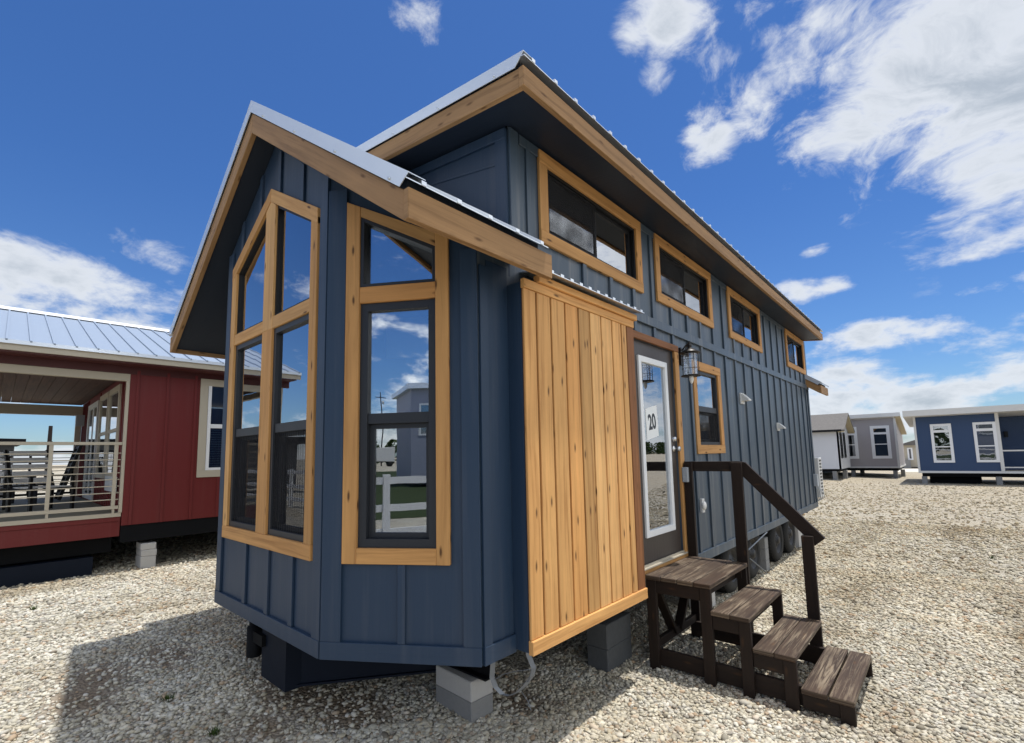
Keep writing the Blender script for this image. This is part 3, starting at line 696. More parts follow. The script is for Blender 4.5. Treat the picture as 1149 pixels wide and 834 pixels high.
sp = MB(); sp.tube([(.0, 5.45, .50), (.02, 6.3, .62)], .012, 6); sp.tube([(.0, 5.5, .38), (.05, 6.0, .12)], .008, 6); hbuild(sp, 'tie_rod', GALV, chs)

# ------------------------------------------------------------------ blocks
def block(label, x, y, z, sx, sy, sz, rz=0, mat=CONC, group='concrete blocks holding up the navy house'):
    o = thing('concrete_block', None, 'concrete block', (x, y, z), rz, group) if False else None
    mb = MB(); mb.box((-sx/2, -sy/2, 0), (sx/2, sy/2, sz))
    o = mb.build('concrete_block', mat, None, .006); o.location = (x, y, z); o.rotation_euler = (0, 0, rz)
    tag(o, label, 'concrete block', group); return o
block('dark grey concrete block on the gravel under the front beam of the navy house', -.70, 1.02, -.03, .41, .205, .165, R(-3), CONC)
block('pale grey concrete block topmost of the stack under the navy house bay', -.70, 1.02, .136, .41, .205, .135, R(-3), CONCL)
block('lower dark concrete block behind the cedar box beside the steps', -.28, 2.36, -.02, .205, .41, .20, 0, CONCD)
block('upper concrete block of the pair between the cedar box and the steps', -.28, 2.36, .182, .205, .41, .20, 0, CONCD)
for k, n_ in enumerate(('lowest', 'middle', 'topmost')):
    block(n_+' pale block in the pillar between the trailer wheels', -.19, 6.66, -.01+k*.165, .2, .17, .163, 0, CONC)
block('pale concrete block on the ground behind the rearmost trailer wheel', -.2, 8.95, -.01, .2, .30, .40, 0, CONCL)
block('grey concrete block under the wooden steps behind the platform leg', -.22, 4.35, -.01, .2, .30, .42, 0, CONCL)
block('concrete block under the far rear corner of the navy house', -.45, 9.9, -.01, .4, .2, .36, 0, CONC)

# ------------------------------------------------------------------ steps
S = thing('wooden_steps', 'dark stained wooden steps with a single handrail leading to the glazed door', 'steps', (.75, 2.93, 0))
Y0, Y1 = 2.458, 3.411
def sb(mb, name, mat=STAIN, parent=None, bevel=.003): return hbuild(mb, name, mat, parent or S, bevel)
def planks(x0, x1, z, n, name, parent=None, y0=Y0-.012, y1=Y1-.003):
    mb = MB(); w_ = (x1-x0)/n
    for k in range(n): mb.box((x0+k*w_+.0025, y0+random.uniform(-.003, .003), z-.038), (x0+(k+1)*w_-.0025, y1+random.uniform(-.003, .003), z+random.uniform(-.0015, .0015)))
    return sb(mb, name, TREADM, parent, .005)
planks(.045, .600, .771, 4, 'platform')
planks(.585, .875, .574, 2, 'tread'); planks(.877, 1.164, .367, 2, 'tread'); planks(1.178, 1.335, .172, 1, 'tread'); planks(1.343, 1.490, .170, 1, 'tread')
legs = [(.045, .130, .732), (.505, .590, .732), (.790, .872, .535), (1.075, 1.160, .328), (1.400, 1.486, .131)]
for x0, x1, zt_ in legs:
    for yy in (Y0, Y1-.038): sb(MB().box((x0, yy, -.03), (x1, yy+.038, zt_)), 'leg')
for x0, x1, z1 in ((.10, .55, .731), (.59, .80, .534), (.875, 1.08, .327), (1.18, 1.405, .132)):
    for yy in (Y0+.012, Y1-.050): sb(MB().box((x0, yy, z1-(.105 if z1 > .2 else .10)), (x1, yy+.036, z1)), 'apron')
for x1, z1 in ((.588, .731), (.87, .534), (1.158, .327), (1.484, .131)): pass
for yy in (Y0+.040, Y1-.078): sb(MB().box((.05, yy, .03), (1.20, yy+.036, .165)), 'stringer')
sb(MB().box((.06, Y0+.04, .155), (.10, Y1-.04, .225)), 'cross_rail')
ym = (Y0+Y1)/2
for s in (-1, 1):
    a = Vector((.08, ym+s*.05, .19)); b = Vector((.08, ym+s*.42, .70)); d = b-a
    Mb = Matrix.Translation(a) @ d.to_track_quat('Z', 'Y').to_matrix().to_4x4(); sb(MB().box((-.04, -.018, 0), (.04, .018, d.length), Mb), 'brace')
for x in (.58, .86): sb(MB().box((x-.12, Y0+.04, .42 if x > .6 else .62), (x-.085, Y1-.04, .53 if x > .6 else .73)), 'cross_rail')
for x0, w0, z0, z1 in ((.036, .085, -.03, 1.70), (.503, .098, -.03, 1.70), (1.056, .092, -.03, 1.06)): sb(MB().box((x0, Y1+.001, z0), (x0+w0, Y1+.042, z1)), 'post')
hr = MB(); hr.box((.02, Y1+.043, 1.613), (.56, Y1+.082, 1.712))
FS_ = FR((0, Y1+.082, 0), (1, 0, 0), (0, -1, 0))
hr.prism([[(.560, 1.712), (.625, 1.700), (1.230, 1.045), (1.150, .975), (.560, 1.605)]], .0, .0385, FS_, grain=0)
sb(hr, 'handrail')

# ------------------------------------------------------------------ red house (left)
th = R(1.5); RO = Vector((-7.56, .474, 0)); re = Vector((math.sin(th), math.cos(th), 0)); rn = Vector((re.y, -re.x, 0))
RH = thing('red_house', 'red board and batten park home with silver metal roof and covered porch', 'park home', (RO.x, RO.y, 0))
F = FR(RO, re, rn)                      # u along wall to the back, v up, w towards us
g0 = .16
ZR0, ZR1 = .86, 3.30
WD = 6.3
rw = (.64, 1.60, 1.55, 3.26); rwi = (.765, 1.475, 1.66, 3.20)
hbuild(MB().prism([rect(-.33, ZR0, 9, ZR1+.08), rr_(rwi)], -.1, 0, F), 'front_wall', REDS, RH)
hbuild(BX((-.33, ZR0, -WD), (9, ZR1+.05, -WD+.1), F), 'rear_wall', REDS, RH)
hbuild(BX((8.9, ZR0, -WD+.1), (9, ZR1+.05, -.1), F), 'end_wall', REDS, RH)
for k in range(21):
    rt = MB(); rt.box((-.245+k*.40+.0, ZR0, .001), (-.205+k*.40, ZR1, .016), F) if not (.60 < -.22+k*.40 < 1.62) else rt.box((-.245+k*.40, ZR0, .001), (-.205+k*.40, 1.55, .016), F)
    hbuild(rt, 'batten', REDS, RH, bevel=.002)
hbuild(BX((-3.1, 3.235, -.05), (9, 3.375, .012), F), 'fascia_band', REDD, RH)
# porch end wall with openings
FE = FR(RO + re*(-.33), -rn, -re)      # u towards the back (t = -u), outward = -re
ow = [(.73, 1.86, 1.55, 3.16), (1.94, 3.04, 1.55, 3.16), (3.30, 4.85, 1.09, 3.12)]
hbuild(MB().prism([rect(.1, ZR0, 6.2, 3.3)] + [rr_(inset(o, .09)) for o in ow], -.1, 0, FE), 'porch_wall', REDS, RH)
bt = MB()
for k in range(30):
    u = .12+k*.2
    if not any(o[0]-.03 < u < o[1] for o in ow): bt.box((u, ZR0+.2, .001), (u+.035, 3.25, .016), FE)
    elif u < 3.2: bt.box((u, ZR0+.2, .001), (u+.035, 1.54, .016), FE)
hbuild(bt, 'porch_siding', REDS, RH)
for j, o in enumerate(ow):
    mb = MB(); ring(mb, FE, rr_(o), rr_(inset(o, .10)), .001, .03)
    if j < 2: mb.box((o[0]+.1, 2.36, -.03), (o[1]-.1, 2.42, .025), FE)
    else: mb.box(((o[0]+o[1])/2-.05, o[2]+.1, -.03), ((o[0]+o[1])/2+.05, o[3]-.1, .02), FE)
    w = hbuild(mb, 'window' if j < 2 else 'patio_door', TAN if j < 2 else WHITED, RH)
    pane(FE, rr_(inset(o, .095)), .012, w)
    hbuild(BX((o[0]+.09, o[2]+.09, -.098), (o[1]-.09, o[3]-.09, -.09), FE), 'dark_backing', BLACK, w)  # black sheet stands in for the unlit room behind the glass
hbuild(BX((.4, 1.35, .03), (1.6, 1.60, .04), FE), 'panel', WHITED, RH)
pl_ = MB().box((5.62, 2.72, .001), (5.80, 2.98, .16), FE); hbuild(pl_, 'porch_light', GREYP, RH)
# house interior blinds seen through the front window
mb = MB(); ring(mb, F, rr_(rwi), rr_(inset(rwi, .05)), -.06, .018); mb.box((rwi[0]+.05, 2.40, -.05), (rwi[1]-.05, 2.47, .0), F)
w = hbuild(mb, 'window', WHITE, RH, bevel=.002); pane(F, rr_(inset(rwi, .045)), -.02, w)
casing_rect(F, rw, .12, TAN, w, .022)
bl = MB()
for k in range(16): bl.box((rwi[0]+.05, 1.74+k*.042, -.09), (rwi[1]-.05, 1.745+k*.042, -.06), F)
hbuild(bl, 'blind_or_dark_backing', BLIND, w)
# frame, deck, ceiling
hbuild(BX((-.33, .60, -WD+.2), (9, .858, -.02), F), 'chassis', STEEL, RH)
hbuild(MB().box((-2.96, .99, -WD), (-.335, 1.055, -.03), F, 0), 'deck', DECKM, RH)
hbuild(BX((-2.98, .70, -.12), (-.34, .93, -.03), F).box((-2.98, .93, -.12), (-.34, 1.0, -.018), F), 'deck_rim', REDS, RH, bevel=.003)
hbuild(BX((-2.98, 1.001, -.10), (-.34, 1.058, -.005), F), 'deck_edge', TAN, RH)
hbuild(BX((-2.9, .45, -5.8), (-.4, .70, -.25), F), 'deck_frame', STEEL, RH)
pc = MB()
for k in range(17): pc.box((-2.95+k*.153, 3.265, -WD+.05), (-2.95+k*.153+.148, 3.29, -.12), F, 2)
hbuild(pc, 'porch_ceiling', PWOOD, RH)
pb = MB(); pb.box((-2.98, 3.12, -.10), (-.33, 3.234, .006), F); pb.box((-2.98, 3.00, -WD), (-.33, 3.234, -WD+.1), F)
pb.box((-.372, 1.06, -.06), (-.331, 3.12, .008), F); pb.box((-2.98, 1.06, -.1), (-2.88, 3.12, .0), F); pb.box((-2.98, 1.06, -WD), (-2.88, 3.0, -WD+.1), F); pb.box((-.45, 1.06, -WD), (-.34, 3.0, -WD+.1), F); pb.box((-2.98, 3.12, -WD+.1), (-2.88, 3.234, -.1), F)
hbuild(pb, 'porch_beam', TAN, RH, bevel=.003)
def railing(w_, mat, z0=1.17, z1=2.15):
    mb = MB(); mb.box((-2.93, z1-.045, w_-.05), (-.375, z1, w_+.01), F); mb.box((-2.93, z0-.05, w_-.04), (-.375, z0, w_), F)
    u = -.42
    while u > -2.9: mb.box((u-.045, z0, w_-.045), (u, z1-.045, w_+.004), F); mb.box((u-.03, 1.055, w_-.035), (u, z0-.05, w_-.005), F); u -= .735
    for k in range(8):
        z = z0+.095+k*.102; mb.tube([F @ Vector((-2.93, z, w_-.02)), F @ Vector((-.38, z, w_-.02))], .0085, 6)
    return hbuild(mb, 'railing', mat, RH, bevel=.002)
railing(-.01, TAN); railing(-WD+.1, STEEL)
# roof
rfz = lambda t: 3.515+.345*(.35-t) if t > -3.05 else 3.515+.345*3.4-.345*(-3.05-t)
MR = F @ Matrix(((0, 0, 1, 0), (0, 1, 0, 0), (1, 0, 0, 0), (0, 0, 0, 1)))     # (t, z, s)
rb = MB(); rb.prism([[(.34, rfz(.34)-.02), (-3.05, rfz(-3.05)-.02), (-6.44, rfz(-6.44)-.02), (-6.44, rfz(-6.44)-.12), (-3.05, rfz(-3.05)-.22), (.34, rfz(.34)-.12)]], -3.15, 9.2, MR)
RF = hbuild(rb, 'roof', TAN, RH)
rs = MB()
rs.prism([[(.38, rfz(.38)), (-3.05, rfz(-3.05)), (-6.48, rfz(-6.48)), (-6.48, rfz(-6.48)-.018), (-3.05, rfz(-3.05)-.018), (.38, rfz(.38)-.018)]], -3.17, 9.22, MR)
s_ = -1.72+.235*-6
while s_ < 9.1:
    rs.prism([[(.385, rfz(.385)+.022), (-3.05, rfz(-3.05)+.022), (-3.05, rfz(-3.05)-.005), (.385, rfz(.385)-.005)]], s_-.012, s_+.012, MR)
    rs.prism([[(-6.48, rfz(-6.48)+.022), (-3.05, rfz(-3.05)+.022), (-3.05, rfz(-3.05)-.005), (-6.48, rfz(-6.48)-.005)]], s_-.012, s_+.012, MR); s_ += .235
hbuild(rs, 'metal_sheet', mat_plain('galvalume_red_house', (.27, .33, .42), .5, .15, .12, 2), RF)
hbuild(MB().prism([[(-2.9, rfz(-2.9)+.02), (-3.05, rfz(-3.05)+.045), (-3.2, rfz(-3.2)+.02), (-3.2, rfz(-3.2)+.03), (-3.05, rfz(-3.05)+.06), (-2.9, rfz(-2.9)+.03)]], -3.18, 9.23, MR), 'ridge_cap', WHITE, RF)
hbuild(BX((-3.17, 3.375, .335), (9.22, 3.455, .36), F).box((-3.17, 3.455, .335), (9.22, 3.50, .375), F), 'fascia', TAN, RF, bevel=.003)
hbuild(BX((-3.17, 3.462, .376), (9.22, 3.515, .385), F), 'drip_edge', METALF, RF)
hbuild(BX((-3.1, 3.355, -.02), (9.1, 3.374, .335), F), 'soffit', REDD, RF)
# blocks of red house
def rblk(label, u, z, w_, su, sz, sw, mat=CONCL):
    p = F @ Vector((u, 0, w_)); o = MB().box((-su/2, -sw/2, 0), (su/2, sw/2, sz)).build('concrete_block', mat, None, .008)
    o.location = (p.x, p.y, z); o.rotation_euler = (0, 0, math.pi/2-th); tag(o, label, 'concrete block', 'concrete blocks under the red house')
rblk('lowest pale concrete block of the stack under the red house', .04, g0-.02, -.20, .20, .20, .4)
rblk('middle pale concrete block of the stack under the red house', .045, g0+.182, -.20, .205, .10, .4)
rblk('top pale concrete block of the stack under the red house', .035, g0+.284, -.20, .20, .10, .4)
hbuild(BX((-3.0, .10, -.55), (-.62, .42, -.12), F), 'x', STEELN, RH).name = 'x_tmp'
o = bpy.data.objects['x_tmp']; o.name = 'steel_trough'; o.parent = None; o.location = RH.location; tag(o, 'dark navy steel trough lying on the gravel under the red porch', 'steel trough')

# porch lounge chairs
def chair(u, w_, rz, label):
    p = F @ Vector((u, 0, w_)); t = thing('lounge_chair', label, 'chair', (p.x, p.y, 1.058), rz, 'slatted chairs on the red house porch')
    fr = MB()
    for s in (-.28, .28):
        fr.box((-.35, s-.02, 0), (-.29, s+.02, .42)); fr.box((.29, s-.02, 0), (.35, s+.02, .38)); fr.box((-.35, s-.02, .34), (.35, s+.02, .38))
        Mb = Matrix.Translation((-.30, s, .36)) @ Matrix.Rotation(R(-22), 4, 'Y'); fr.box((-.025, -.02, 0), (.025, .02, .72), Mb); fr.box((-.36, s-.03, .56), (.32, s+.03, .59)); fr.box((.26, s-.02, .38), (.31, s+.02, .56))
    fr.build('frame', BLACK, t, .003)
    sl = MB()
    for k in range(6): sl.box((-.28+k*.1, -.26, .381), (-.20+k*.1, .26, .40))
    sl.build('seat', WHITED, t, .003)
    bk = MB(); Mb = Matrix.Translation((-.28, 0, .40)) @ Matrix.Rotation(R(-22), 4, 'Y')
    for k in range(5): bk.box((.0, -.25, .06+k*.125), (.02, .25, .15+k*.125), Mb)
    bk.build('backrest', WHITED, t, .003); return t
chair(-1.15, -1.9, R(20), 'white slatted porch chair with dark frame nearest the red end wall')
chair(-1.9, -2.4, R(-10), 'white slatted porch chair with dark frame near the porch railing')
chair(-1.3, -4.2, R(60), 'white slatted porch chair at the far side of the red porch')
lad = thing('folded_rack', 'dark slatted rack leaning against the far end wall of the porch', 'rack', tuple(F @ Vector((-.75, 1.06, -5.0))), 0)
lm = MB(); Ml_ = Matrix.Rotation(R(-14), 4, 'X')
for x in (-.30, .30): lm.box((x-.03, -.03, 0), (x+.03, .03, 1.25), Ml_)
lm.build('frame', BLACK, lad); ls = MB()
for k in range(9): ls.box((-.3, -.015, .1+k*.13), (.3, .015, .16+k*.13), Ml_)
ls.build('slat', STAIN, lad)

# ------------------------------------------------------------------ far park homes (right)
NAV2 = mat_siding('far_navy_siding', (.030, .062, .14), .55, dust=.02); GRY = mat_siding('far_grey_siding', (.36, .34, .35), .6, dust=.02); WHT = mat_siding('far_white_siding', (.60, .62, .66), .6, dust=.02)
SHING = mat_plain('grey_shingle', (.17, .16, .15), .9, 0, .8, 9); SOFF = mat_plain('tan_soffit', (.50, .43, .28), .7, 0, .1)
def fwin(F, r, parent, tran=None, mid=None, cw=.11, mat=WHITE):
    mb = MB(); i = inset(r, cw); ring(mb, F, rr_(r), rr_(i), .002, .035)
    if tran: mb.box((i[0], tran-.06, .0), (i[1], tran+.06, .03), F)
    if mid: mb.box((i[0], mid-.025, .0), (i[1], mid+.025, .02), F)
    w = hbuild(mb, 'window', mat, parent)
    pane(F, rr_(i), .004, w, FARG); hbuild(BX((i[0], i[2], -.002), (i[1], i[3], .0015), F), 'blind_or_dark_backing', DIM, w)  # dark panel put in place of the dim room behind the pane
FARG = mat_glass('far_window_glass', .25, (.6, .65, .65)); DIM = mat_plain('dim_room', (.05, .055, .055), .8, 0, .6, 4)
def piers(lst, what, grp):
    for n_, (x, y, z1) in lst:
        b = MB().box((-.1, -.18, 0), (.1, .18, z1)).build('support_pier', CONC, None, .006); b.location = (x, y, -.01); tag(b, n_+' '+what, 'block pier', grp)
# blue home
BH = thing('blue_park_home', 'dark blue park home with white trim and two tall windows at far right', 'park home', (4, 31, 0))
F = FR((0, 29.3, 0), (1, 0, 0), (0, -1, 0))
w_ = [(1.58, 2.34, 1.01, 2.85), (3.08, 3.84, 1.02, 2.85)]
hbuild(BX((.98, .60, -4), (3.88, 3.24, 0), F), 'front_wall', NAV2, BH); hbuild(BX((3.88, .60, -4), (10, 3.1, -1.6), F), 'porch_wall', NAV2, BH)
for r in w_: fwin(F, r, BH, 2.50, 1.76)
fwin(FR((0, 30.9, 0), (1, 0, 0), (0, -1, 0)), (4.85, 5.6, .95, 2.5), BH)
t_ = MB(); t_.box((.97, .52, -.05), (10, .62, .03), F); t_.box((.97, .62, .002), (1.06, 3.24, .03), F); t_.box((3.84, .62, .002), (3.96, 3.24, .04), F); t_.box((3.96, 1.50, -.03), (10, 1.56, .03), F); t_.box((3.96, .76, -.03), (10, .81, .03), F); t_.box((6.5, .62, -.05), (6.62, 3.1, .03), F)
hbuild(t_, 'trim', WHITED, BH); hbuild(BX((3.9, .56, -1.6), (10, .62, 0), F), 'porch_floor', TAN, BH)
rf = MB().prism([[(-.55, 3.26), (-.55, 3.54), (4.9, 3.14), (4.9, 2.9)]], .62, 10.6, Matrix(((0, 0, 1, 0), (1, 0, 0, 29.3), (0, 1, 0, 0), (0, 0, 0, 1)))); hbuild(rf, 'roof', WHITED, BH)
hbuild(BX((4.18, 2.15, -1.6), (4.30, 2.42, -1.45), F), 'porch_light', BLACK, BH); hbuild(BX((1.1, .34, -3.6), (10, .52, -.2), F), 'chassis', STEEL, BH)
piers([('left', (1.17, 29.6, .36)), ('right', (3.75, 29.6, .38))], 'concrete pier under the front of the far blue park home', 'piers under the blue park home')
o = MB().box((1.35, 30.0, .02), (3.2, 30.4, .30)).build('steel_trough', STEEL, None); tag(o, 'black steel section on the ground under the far blue park home', 'steel section')
# grey home
GH = thing('grey_park_home', 'light grey park home with overhanging roof left of the blue one', 'park home', (-1.2, 36.5, 0))
F = FR((0, 34.3, 0), (1, 0, 0), (0, -1, 0))
hbuild(BX((-6, .62, -5.2), (-.02, 3.6, 0), F), 'front_wall', GRY, GH)
fwin(F, (-1.24, -.32, 1.13, 3.07), GH, 2.62, 1.98, .16); fwin(F, (-2.75, -1.9, 1.13, 3.06), GH, 2.62, 1.98, .16)
hbuild(BX((-6, .58, -5.2), (0.01, .67, .03), F).box((-.10, .67, .002), (.012, 3.6, .03), F), 'trim', WHITED, GH)
rf = MB().prism([[(-.35, 3.56), (-.35, 3.78), (4.4, 2.72), (4.4, 2.60)]], -6.3, .26, Matrix(((0, 0, 1, 0), (1, 0, 0, 34.3), (0, 1, 0, 0), (0, 0, 0, 1)))); hbuild(rf, 'roof', WHITED, GH)
hbuild(MB().prism([[(-.33, 3.54), (-.33, 3.559), (4.38, 2.599), (4.38, 2.58)]], -.02, .25, Matrix(((0, 0, 1, 0), (1, 0, 0, 34.3), (0, 1, 0, 0), (0, 0, 0, 1)))), 'soffit', SOFF, GH)
hbuild(BX((-5.9, .42, -5), (-.1, .58, -.1), F), 'chassis', STEEL, GH)
piers([('right', (-.25, 34.5, .44)), ('rear right', (.0, 36.2, .44)), ('left', (-2.28, 34.5, .44)), ('second from left', (-2.0, 36.0, .44))], 'concrete pier under the far grey park home', 'piers under the grey park home')
# white home with shingle roof
WH = thing('white_park_home', 'white park home with grey shingle gable roof just past the navy house', 'park home', (-4, 31.3, 0))
F = FR((0, 30.2, 0), (1, 0, 0), (0, -1, 0)); FE2 = FR((-2.28, 30.2, 0), (0, 1, 0), (1, 0, 0))
hbuild(BX((-9, .66, -3.4), (-2.28, 2.85, 0), F), 'front_wall', WHT, WH)
hbuild(MB().prism([[(0, .66), (3.4, .66), (3.4, 2.8), (1.7, 3.72), (0, 2.8)]], -.1, .002, FE2), 'gable_wall', WHT, WH)
for u in (.25, 1.35): fwin(FE2, (u, u+.62, 1.25, 2.68), WH, None, 2.0, .09, BLACK)
rf = MB()
for s in (-1, 1): rf.prism([[(1.7, 3.80), (1.7+s*2.0, 2.80), (1.7+s*2.0, 2.72), (1.7, 3.70)]], -9.3, -1.95, Matrix(((0, 0, 1, 0), (1, 0, 0, 30.2), (0, 1, 0, 0), (0, 0, 0, 1))))
hbuild(rf, 'roof', SHING, WH); hbuild(MB().box((-9.3, 29.88, 2.70), (-2.1, 29.91, 2.82)), 'fascia', BLACK, WH)
so = MB()
for s in (-1, 1): so.prism([[(1.7, 3.698), (1.7+s*1.99, 2.718), (1.7+s*1.99, 2.66), (1.7, 3.64)]], -2.27, -1.97, Matrix(((0, 0, 1, 0), (1, 0, 0, 30.2), (0, 1, 0, 0), (0, 0, 0, 1))))
hbuild(so, 'soffit', SOFF, WH); hbuild(BX((-8.9, .5, -3.2), (-2.4, .66, -.1), F), 'chassis', STEEL, WH)
piers([('near', (-2.62, 30.35, .55)), ('far', (-2.35, 31.8, .55))], 'concrete pier under the far white park home', 'piers under the white park home')
# pale home seen in the gap
PH = thing('cream_park_home', 'small cream home in the gap between the grey and blue park homes', 'park home', (.4, 50, 0))
F = FR((0, 50, 0), (1, 0, 0), (0, -1, 0)); hbuild(BX((-.8, .1, -5), (4.5, 1.9, 0), F), 'front_wall', TAN, PH); hbuild(MB().prism([[(-1.0, 1.9), (4.8, 1.9), (4.6, 2.15), (.3, 2.35)]], -5, .3, F), 'roof', SHING, PH); fwin(F, (-.35, .0, .7, 1.7), PH); hbuild(BX((-.9, 0, 0), (-.2, .7, .3), F), 'skirt', CONC, PH)
# distant pale road strip
rd = MB().box((-60, 43, .004), (60, 50.5, .008)); o = rd.build('road', mat_plain('pale_road', (.62, .58, .50), .9)); o['kind'] = 'structure'

# ------------------------------------------------------------------ beyond the red porch
DH = thing('dark_park_home', 'dark low roofed park home with white windows seen beyond the red porch', 'park home', (-23, -4, 0))
F = FR((-22.5, -.45, 0), (0, 1, 0), (1, 0, 0))
hbuild(BX((-9, .5, -4), (0, 2.6, 0), F), 'front_wall', mat_siding('dark_grey_siding', (.06, .065, .07), .6), DH)
for u in (-.75, -1.6, -2.5, -4): fwin(F, (u, u+.5, 1.0, 2.3), DH)
hbuild(MB().prism([[(-9.3, 2.6), (.25, 2.6), (.25, 2.74), (-9.3, 2.95)]], -4.3, .5, F), 'roof', STEEL, DH)
def pole(x, y, h, label):
    t = thing('utility_pole', label, 'utility pole', (x, y, 0), 0, 'utility poles around the lot')
    MB().tube([(0, 0, 0), (0, 0, h)], [.15, .10], 10).build('pole', STAIN, t); MB().box((-1.1, -.06, h-1.2), (1.1, .06, h-1.05)).build('crossarm', STAIN, t)
    tc = MB().lathe([(.0, 0), (.2, 0), (.2, .6), (0, .62)], Matrix.Translation((.42, 0, h-2.4)), 14); tc.build('transformer', GREYP, t); return t
def upoint(px, py, X_):
    d = pixdir(px, py); t = (X_-CAM.x)/d.x; return CAM+d*t
p = upoint(57, 478, -42); pole(p.x, p.y, p.z, 'tall utility pole with transformers seen through the red porch')

# ------------------------------------------------------------------ what the windows reflect
GRASS = mat_plain('grass_green', (.035, .05, .02), .9, 0, .5, 1.2, .4, .1)
gr_ = MB().box((-200, -60, .006), (200, -11.5, .012)); o = gr_.build('grass_field', GRASS); o['kind'] = 'structure'
FN = thing('white_rail_fence', 'long white three rail fence behind the viewpoint reflected in the front windows', 'fence', (-5, -6, 0))
mb = MB()
for z in (.38, .82, 1.32): mb.box((-36, -6.02, z), (16, -5.98, z+.13))
hbuild(mb, 'rail', WHITE, FN)
k = 0
for x in np.arange(-36, 16.1, 2.6): hbuild(MB().box((x-.065, -6.065, 0), (x+.065, -5.935, 1.5)), 'post', WHITE, FN)
PKH = thing('lavender_grey_home', 'pale grey home with a white window behind the viewpoint reflected in bay glass', 'park home', (6, -14, 0))
PKH.location = (9, -30, 0)
F = FR((0, -26, 0), (-1, 0, 0), (0, 1, 0))
hbuild(BX((-16, .5, -5), (-4.9, 6.0, 0), F), 'front_wall', mat_siding('lavender_siding', (.30, .32, .40), .6), PKH); fwin(F, (-7.4, -5.4, 3.1, 5.1), PKH); hbuild(MB().prism([[(-16.3, 6.0), (-4.6, 6.0), (-4.6, 6.3), (-16.3, 6.3)]], -5.3, .3, F), 'roof', METALF, PKH)
TL = thing('cargo_trailer', 'long white box trailer parked across the grass reflected in the bay window', 'trailer', (13, -95, 0))
BX((-5, -1.2, 1.0), (2.3, 1.2, 3.7)).build('body', WHITED, TL, .05)
for x in (-3.5, 1.4):
    for y in (-1.1, 1.1): MB().lathe([(0, -.12), (.45, -.12), (.5, -.06), (.5, .06), (.45, .12), (0, .12)], Matrix.Translation((x, y, .5)) @ Matrix.Rotation(R(90), 4, 'X'), 16).build('wheel', RUBBER, TL)
BX((-4.8, -1, .85), (2.2, 1, 1.0)).build('chassis', STEEL, TL)
PT = thing('pickup_truck', 'silver pickup truck parked across the grass reflected in the bay window', 'pickup truck', (19, -93, 0))
MB().prism([[(-2.8, .5), (2.8, .5), (2.85, 1.1), (1.6, 1.2), (1.0, 1.85), (-.7, 1.9), (-.9, 1.25), (-2.8, 1.2)]], -.95, .95, FR((0, 0, 0), (1, 0, 0), (0, -1, 0))).build('body', mat_plain('silver_paint', (.5, .5, .53), .3, .5), PT, .05)
for x in (-1.8, 1.9):
    for y in (-.9, .9): MB().lathe([(0, -.12), (.34, -.12), (.4, -.06), (.4, .06), (.34, .12), (0, .12)], Matrix.Translation((x, y, .4)) @ Matrix.Rotation(R(90), 4, 'X'), 16).build('wheel', RUBBER, PT)
MB().prism([[(-.55, 1.28), (.35, 1.28), (.9, 1.3), (.85, 1.45), (.75, 1.76), (-.55, 1.78)]], -.96, .96, FR((0, 0, 0), (1, 0, 0), (0, -1, 0))).build('side_window', BLACK, PT)
pole(13.5, -100, 15.5, 'utility pole beyond the grass reflected in the bay window')
# tree belt on the horizon (reflected in the door)
def leafmat(name, c):
    m, nt, out = newmat(name); n = noise(nt, objcoord(nt), .6, 4, .6); finish(nt, out, ramp(nt, n.outputs[0], [(.3, tuple(x*.6 for x in c)), (.7, c)]), .85, spec=.1); return m
def belt(name, label, pts, h, m):
    vs = []; fs = []
    for (x, y) in pts:
        for k in range(240):
            a = rng.uniform(0, 2*math.pi); rr0 = rng.uniform(0, 1)**.5; z = h*rng.uniform(.05, 1); wv = 3.2*math.sqrt(max(0, 1-(z/h)**2))+.5
            cx, cy = x+wv*rr0*math.cos(a), y+wv*rr0*math.sin(a); s = rng.uniform(.3, .8); n0 = rng.normal(size=3); n0 /= np.linalg.norm(n0); t0 = np.cross(n0, [0, 0, 1.0]); t0 /= np.linalg.norm(t0)+1e-6; b0 = np.cross(n0, t0)
            c0 = np.array([cx, cy, z]); i0 = len(vs); vs += [tuple(c0+s*t0), tuple(c0+s*b0*.8), tuple(c0-s*t0), tuple(c0-s*b0*.8)]; fs.append((i0, i0+1, i0+2, i0+3))
    me = bpy.data.meshes.new(name); me.from_pydata(vs, [], fs); me.materials.append(m); o = bpy.data.objects.new(name, me); COL.objects.link(o); tag(o, label, 'trees', kind='stuff')
belt('far_tree_belt', 'far belt of dark green trees along the right hand horizon', [(150+rng.uniform(-6, 6), y) for y in np.arange(60, 520, 6)], 8.5, leafmat('foliage_dark', (.05, .08, .025)))
belt('far_tree_belt', 'far belt of trees behind the viewpoint across the grass', [(x, -130+rng.uniform(-6, 6)) for x in np.arange(-160, 120, 7)], 6.5, leafmat('foliage_mid', (.06, .09, .03)))
